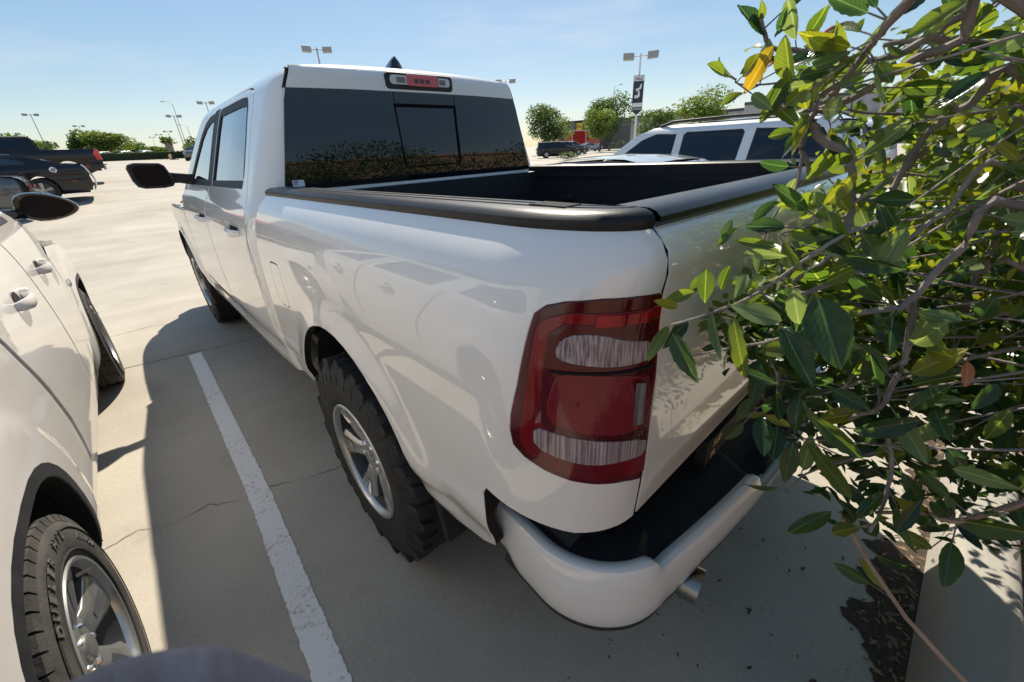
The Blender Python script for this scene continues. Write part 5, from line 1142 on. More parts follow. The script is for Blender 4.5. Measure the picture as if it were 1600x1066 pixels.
# right: parked vehicles far off
make_car('suv', 'black_paint', 'black boxy off-roader parked by the round dark tree', 'suv', gl(38.6, 35.4), 2.3, glass='glass_dark', step=.12)
make_car('suv', 'navy_paint', 'dark blue SUV parked beside the black off-roader', 'suv', gl(45.0, 39.2), 2.45, glass='glass_dark', step=.12)
make_car('sedan', 'silver', 'silver sedan in front of the red trailer wheels', 'sedan', gl(66.2, 51), 2.0, step=.14)
make_car('suv', 'grey_paint', 'grey SUV tucked behind the dark blue one', 'suv', gl(50.5, 42.5), 2.45, glass='glass_dark', step=.12)
# left: cars at the far verge
for i, (x, y, k_, p_, lb) in enumerate(((9.9, 72, 'sedan', 'silver', 'silver sedan heading the row by the far verge'), (11.2, 77, 'suv', 'white', 'white SUV second in the row by the far verge'), (12.3, 82, 'sedan', 'navy_paint', 'dark sedan deep in the row by the far verge'), (8.9, 67.5, 'suv', 'grey_paint', 'grey SUV at the near end of the far verge row'))):
    make_car(k_, p_, lb, 'car', gl(x, y), PI+.5, step=.14)
for i, x in enumerate((-1.0, 1.6, 4.4)): make_car('sedan', 'white', 'pale car roof showing over the clipped hedge', 'sedan', gl(x, 96.5), .9, group='cars behind the hedge', step=.16)
# grey store with dark parapet
st_ = tag(empty('store_building', gl(84, 36)), 'long grey stucco store with dark parapet trim', 'building')
def wall_box(nm, x0, x1, y0, y1, z0, z1, m, parent, bev=0):
    mb = MB(); mb.box(((x0+x1)/2, (y0+y1)/2, (z0+z1)/2), (x1-x0, y1-y0, z1-z0)); return mb.build(nm, m, parent, bevel=bev)
for x0, x1, y0, y1, h in ((-4.0, 16, 1.0, 14, 5.6), (-5.0, 16, -9, 1.0, 5.2), (-8.5, 16, -26, -9, 5.75), (-10, 16, -60, -26, 5.3)):
    wl = wall_box('wall', x0, x1, y0, y1, -.3, h, 'stucco', st_); wall_box('parapet', x0-.12, x1, y0-.06, y1+.06, h, h+.42, 'stucco_dark', wl)
    yy = y0+2.5
    while yy < y1-1:
        wall_box('pilaster', x0-.14, x0, yy-.35, yy+.35, -.3, h-.01, 'stucco', wl); yy += 5.5
dg = tag(empty('market_building', gl(88, 68)), 'dark brown market hall with a yellow sign', 'building')
wl = wall_box('wall', -2.5, 14, -9, 5, -.3, 6.1, 'stucco_dark', dg); wall_box('parapet', -2.6, 14, -9.1, 5.1, 6.1, 6.35, 'gap', wl)
sg = MB(); sg.box((-2.62, -.6, 5.05), (.12, 1.75, 1.35)); sgn = sg.build('sign', 'sign_yellow', dg)
me = text_mesh('DG', 1.15, .02, .015); o = link('lettering', me, 'sign_black', sgn); o.rotation_euler = (PI/2, 0, -PI/2); o.location = (-2.705, -.6, 4.65)
me = text_mesh('market', 1.35, .02, .012); o = link('lettering', me, 'sign_yellow', sgn); o.rotation_euler = (PI/2, 0, -PI/2); o.location = (-2.66, -4.0, 4.62)
tl_ = tag(empty('cargo_trailer', gl(76.5, 60.8), -.66), 'red box trailer with white frame edges in front of the market hall', 'trailer')
mb = MB(); mb.box((0, 0, 2.5), (9.0, 2.5, 2.7)); bx_ = mb.build('box_body', 'red_paint', tl_)
for dx in (-4.5, -1.5, 1.5, 4.5):
    mb = MB(); mb.box((dx, -1.27, 2.5), (.14, .06, 2.75)); mb.build('post', 'pole_white', bx_)
for z in (1.12, 3.88):
    mb = MB(); mb.box((0, -1.27, z), (9.1, .07, .14)); mb.build('edge_rail', 'pole_white', bx_)
for dx in (-3, -2, 3):
    mb = MB(); mb.tube([(dx, -1.2, .5), (dx, 1.2, .5)], .5, 14); mb.build('wheel', 'rubber', tl_)
# behind and beside the camera: what the paint and glass mirror
bw = tag(empty('block_wall', (2, -8.0, 0)), 'tan block wall behind the planter', 'wall')
mb = MB(); mb.box((4, 0, 1.28), (46, .2, 2.6)); mb.build('panel', 'tan_wall', bw); mb = MB(); mb.box((4, 0, 2.62), (46, .3, .10)); mb.build('coping', 'tan_wall', bw)
sb = tag(empty('showroom_building', (-16, 44, ground_z(-16, 44))), 'white showroom with a red band', 'building')
wl = wall_box('wall', -14, 6, -6, 10, -1, 5.0, 'white_wall', sb); wall_box('red_band', -14.1, 6.06, -6.06, 10, 1.3, 1.9, 'red_band', wl); wall_box('window', -12, 4, -6.05, -5.9, -.3, 1.28, 'glass_dark', wl)
pb = tag(empty('palm_tree', (-9, 9, ground_z(-9, 9))), 'tall palm beside the showroom, mirrored in the pickup paint', 'tree')
mb = MB(); mb.tube([(0, 0, -.2), (.05, 0, 2.2), (0, 0, 4.2)], [.22, .17, .15], 10); mb.build('trunk', 'bark', pb, smooth=True)
for k in range(22):
    a = k*2.4; e_ = .9-k*.07; mb = MB(); pr_ = []
    for t in [i/8 for i in range(9)]:
        r_ = 1.9*t; zz = 4.2+r_*e_*.8-1.1*t*t*1.4; ww = .26*math.sin(PI*min(1, t*.9+.1))
        pr_.append([(r_*math.cos(a)-ww*math.sin(a), r_*math.sin(a)+ww*math.cos(a), zz-.08), (r_*math.cos(a), r_*math.sin(a), zz), (r_*math.cos(a)+ww*math.sin(a), r_*math.sin(a)-ww*math.cos(a), zz-.08)])
    mb.loft(pr_, close=False); mb.build('frond', 'tree_leaf', pb, smooth=True, fix=False)
# ------------------------------------------------------------------ the shrub overhanging the kerb
BRANCHES = [
  ([(-0.565, -1.344, 1.683), (-0.570, -1.295, 1.675), (-0.574, -1.262, 1.652), (-0.581, -1.227, 1.640), (-0.589, -1.206, 1.641), (-0.593, -1.188, 1.609), (-0.598, -1.178, 1.592), (-0.603, -1.168, 1.560), (-0.606, -1.170, 1.531), (-0.606, -1.193, 1.491)], 0.0085, 0.0040, 'bark'),
  ([(-0.613, -1.348, 1.668), (-0.613, -1.307, 1.647), (-0.616, -1.252, 1.622), (-0.621, -1.216, 1.595), (-0.627, -1.186, 1.587)], 0.0085, 0.0050, 'bark'),
  ([(-0.725, -1.270, 1.686), (-0.704, -1.248, 1.665), (-0.684, -1.234, 1.650), (-0.664, -1.215, 1.622), (-0.648, -1.187, 1.600)], 0.0060, 0.0040, 'bark'),
  ([(-0.648, -1.182, 1.570), (-0.650, -1.201, 1.547), (-0.650, -1.238, 1.522), (-0.657, -1.252, 1.482), (-0.668, -1.262, 1.440), (-0.684, -1.257, 1.396), (-0.707, -1.224, 1.357)], 0.0075, 0.0040, 'bark'),
  ([(-0.506, -1.384, 1.598), (-0.509, -1.333, 1.582), (-0.514, -1.308, 1.562), (-0.519, -1.292, 1.530), (-0.526, -1.282, 1.472), (-0.536, -1.277, 1.423), (-0.551, -1.261, 1.370)], 0.0080, 0.0040, 'bark'),
  ([(-0.456, -1.404, 1.542), (-0.468, -1.337, 1.530), (-0.482, -1.309, 1.530), (-0.497, -1.292, 1.511), (-0.513, -1.279, 1.476)], 0.0090, 0.0060, 'bark'),
  ([(-0.662, -1.423, 1.465), (-0.675, -1.378, 1.420), (-0.698, -1.352, 1.353), (-0.711, -1.336, 1.340), (-0.724, -1.294, 1.333)], 0.0070, 0.0040, 'bark'),
  ([(-0.671, -1.353, 1.356), (-0.673, -1.361, 1.321), (-0.681, -1.369, 1.275), (-0.684, -1.370, 1.247), (-0.699, -1.365, 1.196), (-0.707, -1.338, 1.165)], 0.0060, 0.0035, 'bark'),
  ([(-0.667, -1.376, 0.955), (-0.633, -1.414, 0.881), (-0.630, -1.502, 0.785), (-0.621, -1.596, 0.709), (-0.600, -1.655, 0.642)], 0.0035, 0.0050, 'bark_pink'),
  ([(-0.688, -1.408, 1.011), (-0.664, -1.456, 1.029), (-0.652, -1.491, 1.031), (-0.616, -1.541, 1.078), (-0.589, -1.575, 1.113)], 0.0030, 0.0060, 'bark_pink'),
  ([(-0.663, -1.382, 1.140), (-0.678, -1.403, 1.097), (-0.708, -1.412, 1.035), (-0.722, -1.410, 1.000)], 0.0040, 0.0028, 'bark'),
  ([(-0.629, -1.176, 1.531), (-0.644, -1.183, 1.484), (-0.661, -1.177, 1.467), (-0.683, -1.167, 1.430)], 0.0032, 0.0015, 'bark'),
  ([(-0.605, -1.209, 1.639), (-0.627, -1.150, 1.659), (-0.644, -1.115, 1.666), (-0.656, -1.102, 1.683), (-0.669, -1.095, 1.708)], 0.0048, 0.0030, 'bark'),
  ([(-0.655, -1.167, 1.626), (-0.680, -1.127, 1.619), (-0.705, -1.097, 1.622), (-0.720, -1.097, 1.627)], 0.0018, 0.0010, 'bark'),
  ([(-0.716, -1.296, 1.452), (-0.740, -1.267, 1.431), (-0.771, -1.233, 1.393), (-0.808, -1.199, 1.354), (-0.835, -1.181, 1.342), (-0.884, -1.129, 1.316)], 0.0032, 0.0022, 'bark'),
  ([(-0.607, -1.402, 1.502), (-0.646, -1.352, 1.459), (-0.690, -1.321, 1.415), (-0.735, -1.290, 1.385), (-0.790, -1.239, 1.353)], 0.0045, 0.0025, 'bark'),
  ([(-0.508, -1.376, 1.621), (-0.527, -1.337, 1.644), (-0.548, -1.288, 1.657), (-0.573, -1.226, 1.659)], 0.0075, 0.0040, 'bark'),
  ([(-0.455, -1.383, 1.573), (-0.480, -1.348, 1.571), (-0.508, -1.299, 1.569), (-0.543, -1.222, 1.580), (-0.572, -1.203, 1.584)], 0.0040, 0.0020, 'bark'),
  ([(-0.575, -1.441, 1.385), (-0.559, -1.411, 1.372), (-0.544, -1.370, 1.358), (-0.531, -1.322, 1.344)], 0.0040, 0.0030, 'bark'),
  ([(-0.510, -1.420, 1.472), (-0.493, -1.411, 1.409), (-0.481, -1.407, 1.338), (-0.479, -1.419, 1.254), (-0.486, -1.424, 1.163)], 0.0060, 0.0040, 'bark'),
  ([(-0.674, -1.261, 1.685), (-0.684, -1.228, 1.642), (-0.702, -1.176, 1.599), (-0.717, -1.158, 1.582)], 0.0022, 0.0014, 'bark'),
  ([(-0.660, -1.293, 1.504), (-0.685, -1.261, 1.466), (-0.711, -1.229, 1.441), (-0.738, -1.197, 1.427)], 0.0025, 0.0014, 'bark'),
  ([(-0.748, -1.287, 1.325), (-0.789, -1.240, 1.296), (-0.833, -1.187, 1.279), (-0.875, -1.152, 1.268)], 0.0025, 0.0014, 'bark'),
  ([(-0.641, -1.374, 1.255), (-0.676, -1.332, 1.211), (-0.710, -1.281, 1.181), (-0.755, -1.219, 1.150)], 0.0030, 0.0015, 'bark'),
  ([(-0.629, -1.398, 1.098), (-0.660, -1.351, 1.062), (-0.692, -1.312, 1.030), (-0.725, -1.298, 1.000)], 0.0030, 0.0015, 'bark'),
  ([(-0.717, -1.235, 1.212), (-0.728, -1.248, 1.186), (-0.742, -1.262, 1.157)], 0.0025, 0.0020, 'bark_pink'),
]
HERO = [
  ((-0.853, -1.253, 1.348), (-0.868, -1.193, 1.356), 0.029, 'leaf_pale'),
  ((-0.841, -1.253, 1.385), (-0.833, -1.268, 1.339), 0.024, 'leaf_pale'),
  ((-0.857, -1.281, 1.386), (-0.877, -1.325, 1.315), 0.049, 'leaf_dark'),
  ((-0.855, -1.254, 1.342), (-0.892, -1.307, 1.291), 0.029, 'leaf_dark'),
  ((-0.859, -1.199, 1.342), (-0.885, -1.233, 1.270), 0.022, 'leaf'),
  ((-0.858, -1.171, 1.338), (-0.879, -1.203, 1.287), 0.016, 'leaf_pale'),
  ((-0.887, -1.133, 1.307), (-0.898, -1.184, 1.248), 0.032, 'leaf_dark'),
  ((-0.838, -1.146, 1.392), (-0.838, -1.152, 1.343), 0.025, 'leaf'),
  ((-0.818, -1.169, 1.396), (-0.814, -1.157, 1.354), 0.017, 'leaf'),
  ((-0.813, -1.191, 1.387), (-0.843, -1.190, 1.359), 0.016, 'leaf_pale'),
  ((-0.754, -1.327, 1.453), (-0.755, -1.317, 1.403), 0.024, 'leaf_pale'),
  ((-0.680, -1.422, 1.370), (-0.671, -1.419, 1.340), 0.023, 'leaf_dark'),
  ((-0.697, -1.404, 1.341), (-0.699, -1.362, 1.343), 0.016, 'leaf_pale'),
  ((-0.732, -1.421, 1.304), (-0.749, -1.429, 1.281), 0.020, 'leaf_orange'),
  ((-0.785, -1.305, 1.194), (-0.788, -1.370, 1.160), 0.025, 'leaf'),
  ((-0.765, -1.350, 1.182), (-0.738, -1.409, 1.214), 0.030, 'leaf_dark'),
  ((-0.711, -1.134, 1.661), (-0.709, -1.107, 1.608), 0.022, 'leaf_yellow'),
  ((-0.699, -1.158, 1.628), (-0.709, -1.136, 1.569), 0.024, 'leaf'),
  ((-0.663, -1.157, 1.669), (-0.682, -1.182, 1.699), 0.018, 'leaf'),
  ((-0.656, -1.115, 1.678), (-0.634, -1.129, 1.693), 0.012, 'leaf_dark'),
  ((-0.634, -1.194, 1.680), (-0.626, -1.167, 1.675), 0.010, 'leaf_red'),
  ((-0.627, -1.203, 1.640), (-0.621, -1.167, 1.636), 0.014, 'leaf_red'),
  ((-0.618, -1.200, 1.646), (-0.612, -1.162, 1.643), 0.014, 'leaf_red'),
  ((-0.685, -1.142, 1.646), (-0.672, -1.117, 1.642), 0.009, 'leaf_orange'),
  ((-0.687, -1.343, 1.605), (-0.689, -1.317, 1.571), 0.028, 'leaf_dark'),
  ((-0.701, -1.142, 1.595), (-0.706, -1.182, 1.569), 0.024, 'leaf'),
  ((-0.660, -1.356, 1.639), (-0.659, -1.343, 1.626), 0.026, 'leaf_pale'),
  ((-0.805, -1.443, 1.202), (-0.815, -1.492, 1.214), 0.020, 'leaf_pale'),
  ((-0.787, -1.245, 1.167), (-0.831, -1.271, 1.129), 0.030, 'leaf_dark'),
  ((-0.758, -1.289, 1.125), (-0.781, -1.297, 1.061), 0.028, 'leaf_dark'),
  ((-0.736, -1.260, 1.128), (-0.772, -1.272, 1.085), 0.029, 'leaf_dark'),
  ((-0.744, -1.361, 1.020), (-0.783, -1.320, 0.976), 0.023, 'leaf_dark'),
  ((-0.733, -1.376, 1.050), (-0.713, -1.300, 1.104), 0.026, 'leaf'),
  ((-0.706, -1.442, 1.171), (-0.708, -1.466, 1.150), 0.021, 'leaf_dark'),
  ((-0.719, -1.425, 1.147), (-0.693, -1.427, 1.154), 0.020, 'leaf'),
  ((-0.703, -1.416, 1.218), (-0.737, -1.436, 1.197), 0.026, 'leaf_dark'),
  ((-0.737, -1.433, 1.032), (-0.704, -1.444, 1.079), 0.022, 'leaf_dark'),
  ((-0.709, -1.405, 1.067), (-0.730, -1.391, 1.019), 0.021, 'leaf_dark'),
  ((-0.811, -1.143, 1.376), (-0.809, -1.118, 1.346), 0.022, 'leaf'),
  ((-0.824, -1.129, 1.352), (-0.839, -1.094, 1.333), 0.020, 'leaf'),
  ((-0.839, -1.115, 1.328), (-0.869, -1.089, 1.340), 0.016, 'leaf_lime'),
  ((-0.838, -1.132, 1.311), (-0.884, -1.121, 1.276), 0.022, 'leaf_dark'),
  ((-0.853, -1.111, 1.300), (-0.897, -1.104, 1.259), 0.021, 'leaf'),
  ((-0.723, -1.242, 1.461), (-0.744, -1.285, 1.412), 0.024, 'leaf'),
  ((-0.773, -1.155, 1.421), (-0.759, -1.205, 1.416), 0.015, 'leaf'),
  ((-0.773, -1.167, 1.404), (-0.776, -1.227, 1.409), 0.015, 'leaf_pale'),
  ((-0.760, -1.133, 1.416), (-0.765, -1.139, 1.445), 0.015, 'leaf_dark'),
  ((-0.764, -1.127, 1.407), (-0.763, -1.149, 1.437), 0.014, 'leaf'),
  ((-0.704, -1.218, 1.482), (-0.691, -1.245, 1.449), 0.021, 'leaf_pale'),
  ((-0.700, -1.239, 1.483), (-0.699, -1.265, 1.459), 0.018, 'leaf_lime'),
  ((-0.769, -1.257, 1.284), (-0.768, -1.212, 1.258), 0.025, 'leaf'),
  ((-0.801, -1.209, 1.238), (-0.811, -1.258, 1.240), 0.020, 'leaf_dark'),
  ((-0.764, -1.313, 1.232), (-0.766, -1.358, 1.222), 0.024, 'leaf_dark'),
  ((-0.760, -1.224, 1.179), (-0.778, -1.211, 1.132), 0.020, 'leaf_dark'),
  ((-0.759, -1.280, 1.204), (-0.787, -1.290, 1.155), 0.029, 'leaf_dark'),
  ((-0.699, -1.402, 1.302), (-0.686, -1.377, 1.303), 0.018, 'leaf'),
  ((-0.694, -1.414, 1.291), (-0.676, -1.384, 1.287), 0.021, 'leaf_lime'),
  ((-0.671, -1.169, 1.558), (-0.662, -1.135, 1.552), 0.017, 'leaf'),
  ((-0.661, -1.213, 1.556), (-0.655, -1.244, 1.565), 0.014, 'leaf_pale'),
  ((-0.671, -1.293, 1.497), (-0.661, -1.253, 1.479), 0.016, 'leaf'),
  ((-0.626, -1.356, 1.517), (-0.640, -1.332, 1.488), 0.026, 'leaf'),
  ((-0.626, -1.364, 1.510), (-0.639, -1.353, 1.492), 0.025, 'leaf_lime'),
  ((-0.654, -1.359, 1.437), (-0.639, -1.385, 1.460), 0.020, 'leaf'),
  ((-0.623, -1.212, 1.614), (-0.641, -1.185, 1.623), 0.016, 'leaf_lime'),
  ((-0.638, -1.288, 1.673), (-0.625, -1.271, 1.653), 0.019, 'leaf_pale'),
  ((-0.665, -1.245, 1.678), (-0.664, -1.234, 1.655), 0.014, 'leaf'),
  ((-0.605, -1.366, 1.551), (-0.625, -1.338, 1.542), 0.021, 'leaf_pale'),
  ((-0.646, -1.392, 1.517), (-0.664, -1.371, 1.538), 0.013, 'leaf_lime'),
  ((-0.724, -1.393, 1.218), (-0.717, -1.420, 1.266), 0.023, 'leaf_dark'),
  ((-0.667, -1.459, 1.260), (-0.698, -1.447, 1.231), 0.021, 'leaf_dark'),
  ((-0.679, -1.477, 1.236), (-0.688, -1.471, 1.188), 0.021, 'leaf'),
  ((-0.652, -1.166, 1.550), (-0.631, -1.172, 1.579), 0.017, 'leaf'),
  ((-0.661, -1.103, 1.682), (-0.661, -1.072, 1.714), 0.012, 'leaf_dark'),
  ((-0.666, -1.099, 1.700), (-0.677, -1.097, 1.721), 0.011, 'leaf'),
  ((-0.656, -1.118, 1.684), (-0.665, -1.126, 1.709), 0.012, 'leaf_dark'),
]
def leaf_mesh(seed, serr=.0):
    """one leaf: unit length along +y, unit width, folded along the midrib and curled"""
    rg = random.Random(seed); n = 11; v = []; f = []
    fold = rg.uniform(.10, .50); curl = rg.uniform(-.7, .45); tw = rg.uniform(-.6, .6); k = rg.uniform(.85, 1.1)
    for i in range(n+1):
        t = i/n; hw = .5*(math.sin(PI*min(1, t**.88*k if k < 1 else t**.88))**.75 if 0 < t < 1 else 0.0)*(1-.18*t)*(1-.35*t**5)
        hw = max(hw, .012 if t < .5 else .004)
        z0 = curl*t*t*.5; a = tw*t
        for c in (-1, -.5, 0, .5, 1):
            s_ = 1+(serr*(1 if i % 2 else -1) if abs(c) == 1 else 0)
            x = c*hw*s_; z = z0+fold*abs(c)*hw*1.1-.10*fold*(c*c)+.03*math.sin(t*9+c*2)*hw*abs(c)
            v.append((x*math.cos(a)-z*math.sin(a)*.6, t, z+x*math.sin(a)))
    for i in range(n):
        for j in range(4): f.append((i*5+j, i*5+j+1, (i+1)*5+j+1, (i+1)*5+j))
    return mesh('leaf', v, f, True)
LM = [leaf_mesh(s_, .05 if s_ % 2 else .03) for s_ in range(12)]
LMM = {}
def leaf_me(i, m):
    if (i, m) not in LMM:
        me = LM[i].copy(); me.materials.append(MATS[m+'_v']); LMM[(i, m)] = me
    return LMM[(i, m)]
shrub = tag(empty('shrub', (.45, -2.45, .1)), 'large glossy-leaved shrub with bare crossing branches overhanging the kerb and tailgate', 'shrub')
SH = Vector(shrub.location); random.seed(21)
def put_leaf(base, tip, width, m, face=(-1, -.15, .35), jit=.45):
    if m == 'leaf_orange': width *= .62
    b_ = Vector(base); t = Vector(tip); d = t-b_; L = d.length; d.normalize()
    n_ = (Vector(face).normalized()+Vector((random.uniform(-jit, jit), random.uniform(-jit, jit), random.uniform(-jit, jit)))); n_ = (n_-d*n_.dot(d)).normalized(); x = d.cross(n_)
    o = link('leaf', leaf_me(random.randrange(12), m), None, shrub)
    o.matrix_local = Matrix(((x.x*width, d.x*L, n_.x*L*.8, b_.x-SH.x), (x.y*width, d.y*L, n_.y*L*.8, b_.y-SH.y), (x.z*width, d.z*L, n_.z*L*.8, b_.z-SH.z), (0, 0, 0, 1)))
    return o
def curve_pts(pts, sub=4):
    P_ = [Vector(p) for p in pts]; out = []
    for i in range(len(P_)-1):
        p0, p1, p2, p3 = P_[max(i-1, 0)], P_[i], P_[i+1], P_[min(i+2, len(P_)-1)]
        for k in range(sub):
            t = k/sub; out.append(.5*((2*p1)+(p2-p0)*t+(2*p0-5*p1+4*p2-p3)*t*t+(3*p1-p0-3*p2+p3)*t**3))
    out.append(P_[-1]); return out
ROOTS = [Vector((.25, -2.35, .08)), Vector((.55, -2.55, .08)), Vector((.10, -2.60, .08)), Vector((.85, -2.30, .08))]
twigs = []
for bi, (pts, r0, r1, m) in enumerate(BRANCHES):
    P_ = [Vector(p) for p in pts]; r0 *= .85; r1 *= .85
    if bi in (0, 1, 4, 5, 6, 15, 16, 17, 18, 19):
        rt = ROOTS[bi % 4]; s_ = P_[0]
        P_ = [rt, rt.lerp(s_, .35)+Vector((.10, -.02, .15)), rt.lerp(s_, .72)+Vector((.02, -.05, .10))]+P_; rr0 = r0*1.05
    else: rr0 = r0
    c = curve_pts(P_, 4); c = [p+Vector((random.uniform(-1, 1), random.uniform(-1, 1), random.uniform(-1, 1)))*r0*.35 for p in c]
    rad = [rr0+(r1-rr0)*(i/(len(c)-1))+random.uniform(-.08, .12)*r1 for i in range(len(c))]
    mb = MB(); mb.tube([p-SH for p in c], rad, 7); mb.build('branch', m, shrub, smooth=True)
    twigs.append((c, r1))
def ok_pt(p):
    if p.y > -1.105 and p.z < 1.47: return False
    if p.y > -.95: return False
    if p.x < -.80: return False
    if (p-Vector((CAMX, CAMY, CAMZ))).length < .58: return False
    return True
for h in HERO: put_leaf(*h, jit=.30)
nleaf = len(HERO)
cols = ['leaf']*5+['leaf_dark']*4+['leaf_pale']*2+['leaf_lime']
tm = MB()
while nleaf < 296:
    c, r1 = random.choice(twigs); k = random.randrange(max(1, len(c)//2-4), len(c)); p = c[k]
    if p.x > .0 or p.z < .8: continue
    d = Vector((random.uniform(-.6, .5), random.uniform(-.8, .8), random.uniform(-.7, .9))).normalized(); L = random.uniform(.032, .068)
    st0 = p+d*random.uniform(.01, .035); tip = st0+d*L
    if not (ok_pt(st0) and ok_pt(tip)): continue
    tm.tube([p-SH, st0-SH], [.0012, .0009], 4)
    put_leaf(st0, tip, L*random.uniform(.36, .5), random.choice(cols), jit=.9); nleaf += 1
stuff(tm.build('leaf_stalks', 'bark', shrub))
# whorled shoot tips: tight bunches of small young leaves
def mass(n, c, r, smin, smax, m, name, shell=.0, dens=None):
    V = []; F_ = []; rv = []; k = 0; tries = 0
    tmpl = [(-.0, 0, 0), (-.32, .25, .07), (-.48, .55, .10), (-.30, .82, .05), (0, 1, -.04), (.30, .82, .05), (.48, .55, .10), (.32, .25, .07), (0, .5, -.02)]
    while k < n and tries < n*14:
        tries += 1
        u = RNG.normal(size=3); u /= np.linalg.norm(u); q = RNG.uniform(shell, 1)**(1/3)
        p = Vector((c[0]+u[0]*q*r[0], c[1]+u[1]*q*r[1], c[2]+u[2]*q*r[2]))
        if not ok_pt(p): continue
        # leaves sit in clumps with gaps between
        g = math.sin(p.x*9.1+1.3)*math.sin(p.y*10.3+.4)*math.sin(p.z*9.7+2.1)
        if g < RNG.uniform(-.75, .10): continue
        d = Vector(RNG.normal(size=3)); d.z = d.z*.7+.1; d.normalize(); nn = Vector(RNG.normal(size=3))+Vector((0, 0, .6)); nn = (nn-d*nn.dot(d)).normalized(); x = d.cross(nn); L = RNG.uniform(smin, smax); w = L*RNG.uniform(.38, .62)
        b = len(V)
        for (a, t, z) in tmpl: V.append(tuple(p-SH+x*(a*w)+d*(t*L)+nn*(z*L)))
        F_ += [(b, b+7, b+8, b+1), (b+1, b+8, b+3, b+2), (b+8, b+7, b+6, b+5), (b+8, b+5, b+4, b+3)]; rv += [RNG.uniform(0, 1)]*9; k += 1
    me = mesh(name, V, F_, True); at = me.attributes.new('rnd', 'FLOAT', 'POINT'); at.data.foreach_set('value', np.array(rv))
    return stuff(link(name, me, m, shrub))
mass(4200, (.75, -1.98, 1.42), (1.45, .84, .74), .032, .070, 'leaf', 'foliage')
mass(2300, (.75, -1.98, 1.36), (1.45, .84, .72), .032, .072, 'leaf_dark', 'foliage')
mass(1700, (.60, -1.92, 1.50), (1.35, .78, .65), .028, .055, 'leaf_lime', 'foliage')
mass(500, (.60, -1.92, 1.40), (1.35, .78, .65), .03, .06, 'leaf_pale', 'foliage')
mass(2300, (-.14, -1.52, 1.34), (.46, .36, .46), .026, .055, 'leaf', 'foliage')
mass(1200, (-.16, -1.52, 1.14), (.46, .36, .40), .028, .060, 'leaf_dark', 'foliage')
mass(700, (-.18, -1.45, 1.42), (.44, .30, .34), .022, .042, 'leaf_lime', 'foliage')
mass(160, (-.18, -1.45, 1.40), (.44, .30, .34), .022, .045, 'leaf_pale', 'foliage')
mass(130, (-.55, -1.22, 1.27), (.18, .11, .12), .016, .036, 'leaf', 'foliage')
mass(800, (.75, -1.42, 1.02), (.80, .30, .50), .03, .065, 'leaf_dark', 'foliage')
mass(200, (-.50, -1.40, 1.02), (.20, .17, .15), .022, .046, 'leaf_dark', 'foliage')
mass(90, (-.55, -1.22, 1.60), (.10, .10, .13), .014, .032, 'leaf', 'foliage')
mass(260, (-.52, -1.30, 1.50), (.16, .18, .22), .014, .034, 'leaf', 'foliage')
mass(160, (-.48, -1.34, 1.42), (.18, .18, .26), .014, .034, 'leaf_lime', 'foliage')
mass(340, (-.56, -1.24, 1.29), (.17, .13, .15), .018, .044, 'leaf', 'foliage')
mass(260, (-.54, -1.26, 1.22), (.17, .14, .16), .018, .046, 'leaf_dark', 'foliage')
mass(450, (-.10, -1.40, 1.10), (.50, .30, .34), .02, .05, 'leaf_dark', 'foliage')
mass(70, (-.69, -1.15, 1.285), (.09, .05, .06), .014, .034, 'leaf', 'foliage')
mass(60, (-.67, -1.17, 1.235), (.09, .06, .07), .016, .036, 'leaf_dark', 'foliage')
mass(220, (-.46, -1.36, 1.18), (.20, .18, .22), .016, .040, 'leaf_dark', 'foliage')
# crossing fine twigs in the body of the shrub
random.seed(5)
for k in range(90):
    a = random.choice(ROOTS)+Vector((random.uniform(-.3, .9), random.uniform(-.2, .3), 0)); e_ = Vector((random.uniform(-.62, 1.6), random.uniform(-2.1, -1.2), random.uniform(1.0, 2.0)))
    if not ok_pt(e_): continue
    mid = a.lerp(e_, .55)+Vector((random.uniform(-.2, .2), random.uniform(-.2, .1), random.uniform(.1, .35)))
    c = curve_pts([a, a.lerp(mid, .6)+Vector((0, 0, .06)), mid, e_], 5); r0 = random.uniform(.003, .009)
    mb = MB(); mb.tube([p-SH for p in c], [r0*(1-.75*i/(len(c)-1)) for i in range(len(c))], 6); mb.build('branch', 'bark', shrub, smooth=True)
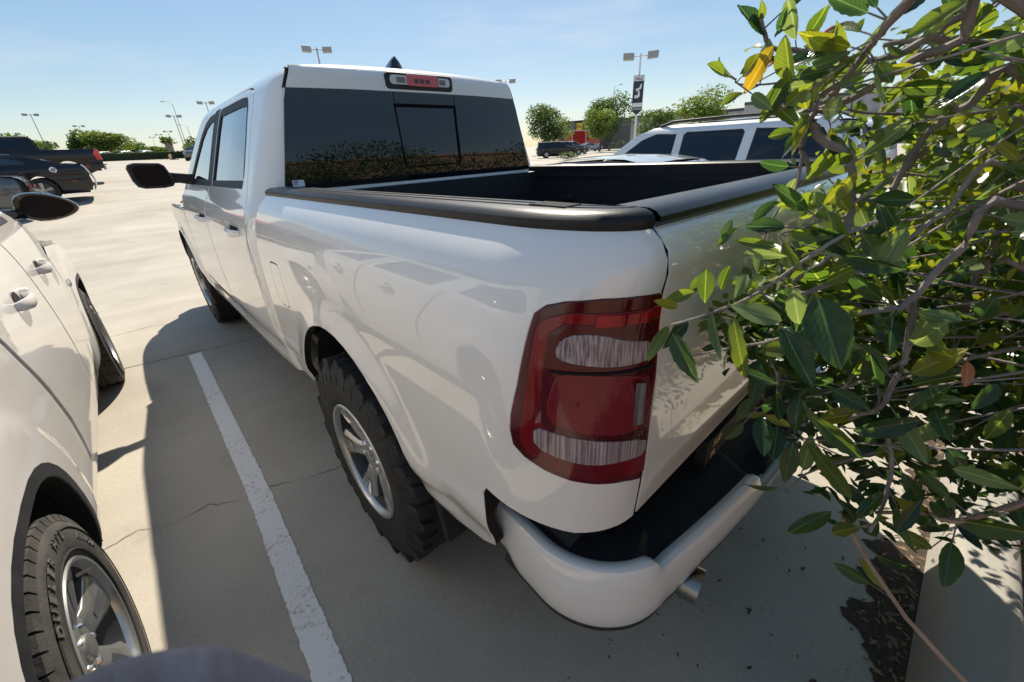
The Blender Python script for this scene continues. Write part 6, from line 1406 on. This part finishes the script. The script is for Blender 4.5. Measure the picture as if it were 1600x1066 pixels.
# fine bare twigs raking across the outer face of the shrub
random.seed(9)
for k in range(150):
    a = Vector((random.gauss(-.54, .09), random.uniform(-1.62, -1.22), random.uniform(1.20, 1.78))); L = random.uniform(.12, .38); dr_ = Vector((random.uniform(-.25, .15), random.uniform(.45, 1.0), random.uniform(-.75, .25))).normalized()
    e_ = a+dr_*L
    if not (ok_pt(a) and ok_pt(e_)) or e_.y > -1.19: continue
    c = curve_pts([a-dr_*L*.6+Vector((.12, -.05, -.02)), a, a.lerp(e_, .5)+Vector((random.uniform(-.02, .02), 0, random.uniform(-.03, .03))), e_], 4); r0 = random.uniform(.0012, .0030)
    mb = MB(); mb.tube([p-SH for p in c], [r0*(1-.6*i/(len(c)-1)) for i in range(len(c))], 5); mb.build('twig', 'bark', shrub, smooth=True)
# neighbour shrubs further along the planter
for i, (x, y, s_) in enumerate(((3.3, -2.9, 1.0), (5.4, -3.0, 1.15), (-4.6, -3.3, 1.0))):
    root = tag(empty('planter_shrub', (x, y, .1)), ('rounded shrub next along the planter bed', 'taller shrub at the far end of the planter bed', 'rounded shrub in the planter behind the SUV')[i], 'shrub')
    mb = MB(); 
    for k in range(5): mb.tube([(0, 0, -.02), (.25*math.cos(k*1.3), .25*math.sin(k*1.3), .5), (.5*math.cos(k*1.3+.2), .5*math.sin(k*1.3+.2), 1.2*s_)], [.02, .014, .005], 6)
    mb.build('stems', 'bark', root, smooth=True)
    n = 1600; u = RNG.normal(size=(n, 3)); u /= np.linalg.norm(u, axis=1)[:, None]; r_ = RNG.uniform(.5, 1.05, n)[:, None]
    leaf_cloud('foliage', list(np.array([0, 0, 1.05*s_])+u*r_*[1.0*s_, .8*s_, .85*s_]), .10, 'leaf_dark', root)
# ------------------------------------------------------------------ the photographer's sleeve at the lens

sv = tag(empty('sleeve', (-1.46, -1.40, 1.30)), 'navy blue knitted sleeve of the person taking the picture', 'sleeve')
O_ = Vector(sv.location); rings = []
ax = [p_+Vector((-.016, .016, .020)) for p_ in [Vector((-1.50, -1.42, 1.20)), Vector((-1.455, -1.352, 1.33)), Vector((-1.428, -1.318, 1.405)), Vector((-1.420, -1.306, 1.432)), Vector((-1.417, -1.302, 1.444)), Vector((-1.416, -1.300, 1.449))]]
for p, rr in zip(ax, (.042, .038, .033, .026, .015, .003)):
    rings.append([p-O_+rr*(1+.03*math.sin(k*5))*(Vector((.80, -.60, 0))*math.cos(k*2*PI/28)*1.25+Vector((.45, .6, -.45))*math.sin(k*2*PI/28)) for k in range(28)])
mb = MB(); mb.loft(rings); mb.build('cloth', 'navy_cloth', sv, smooth=True)
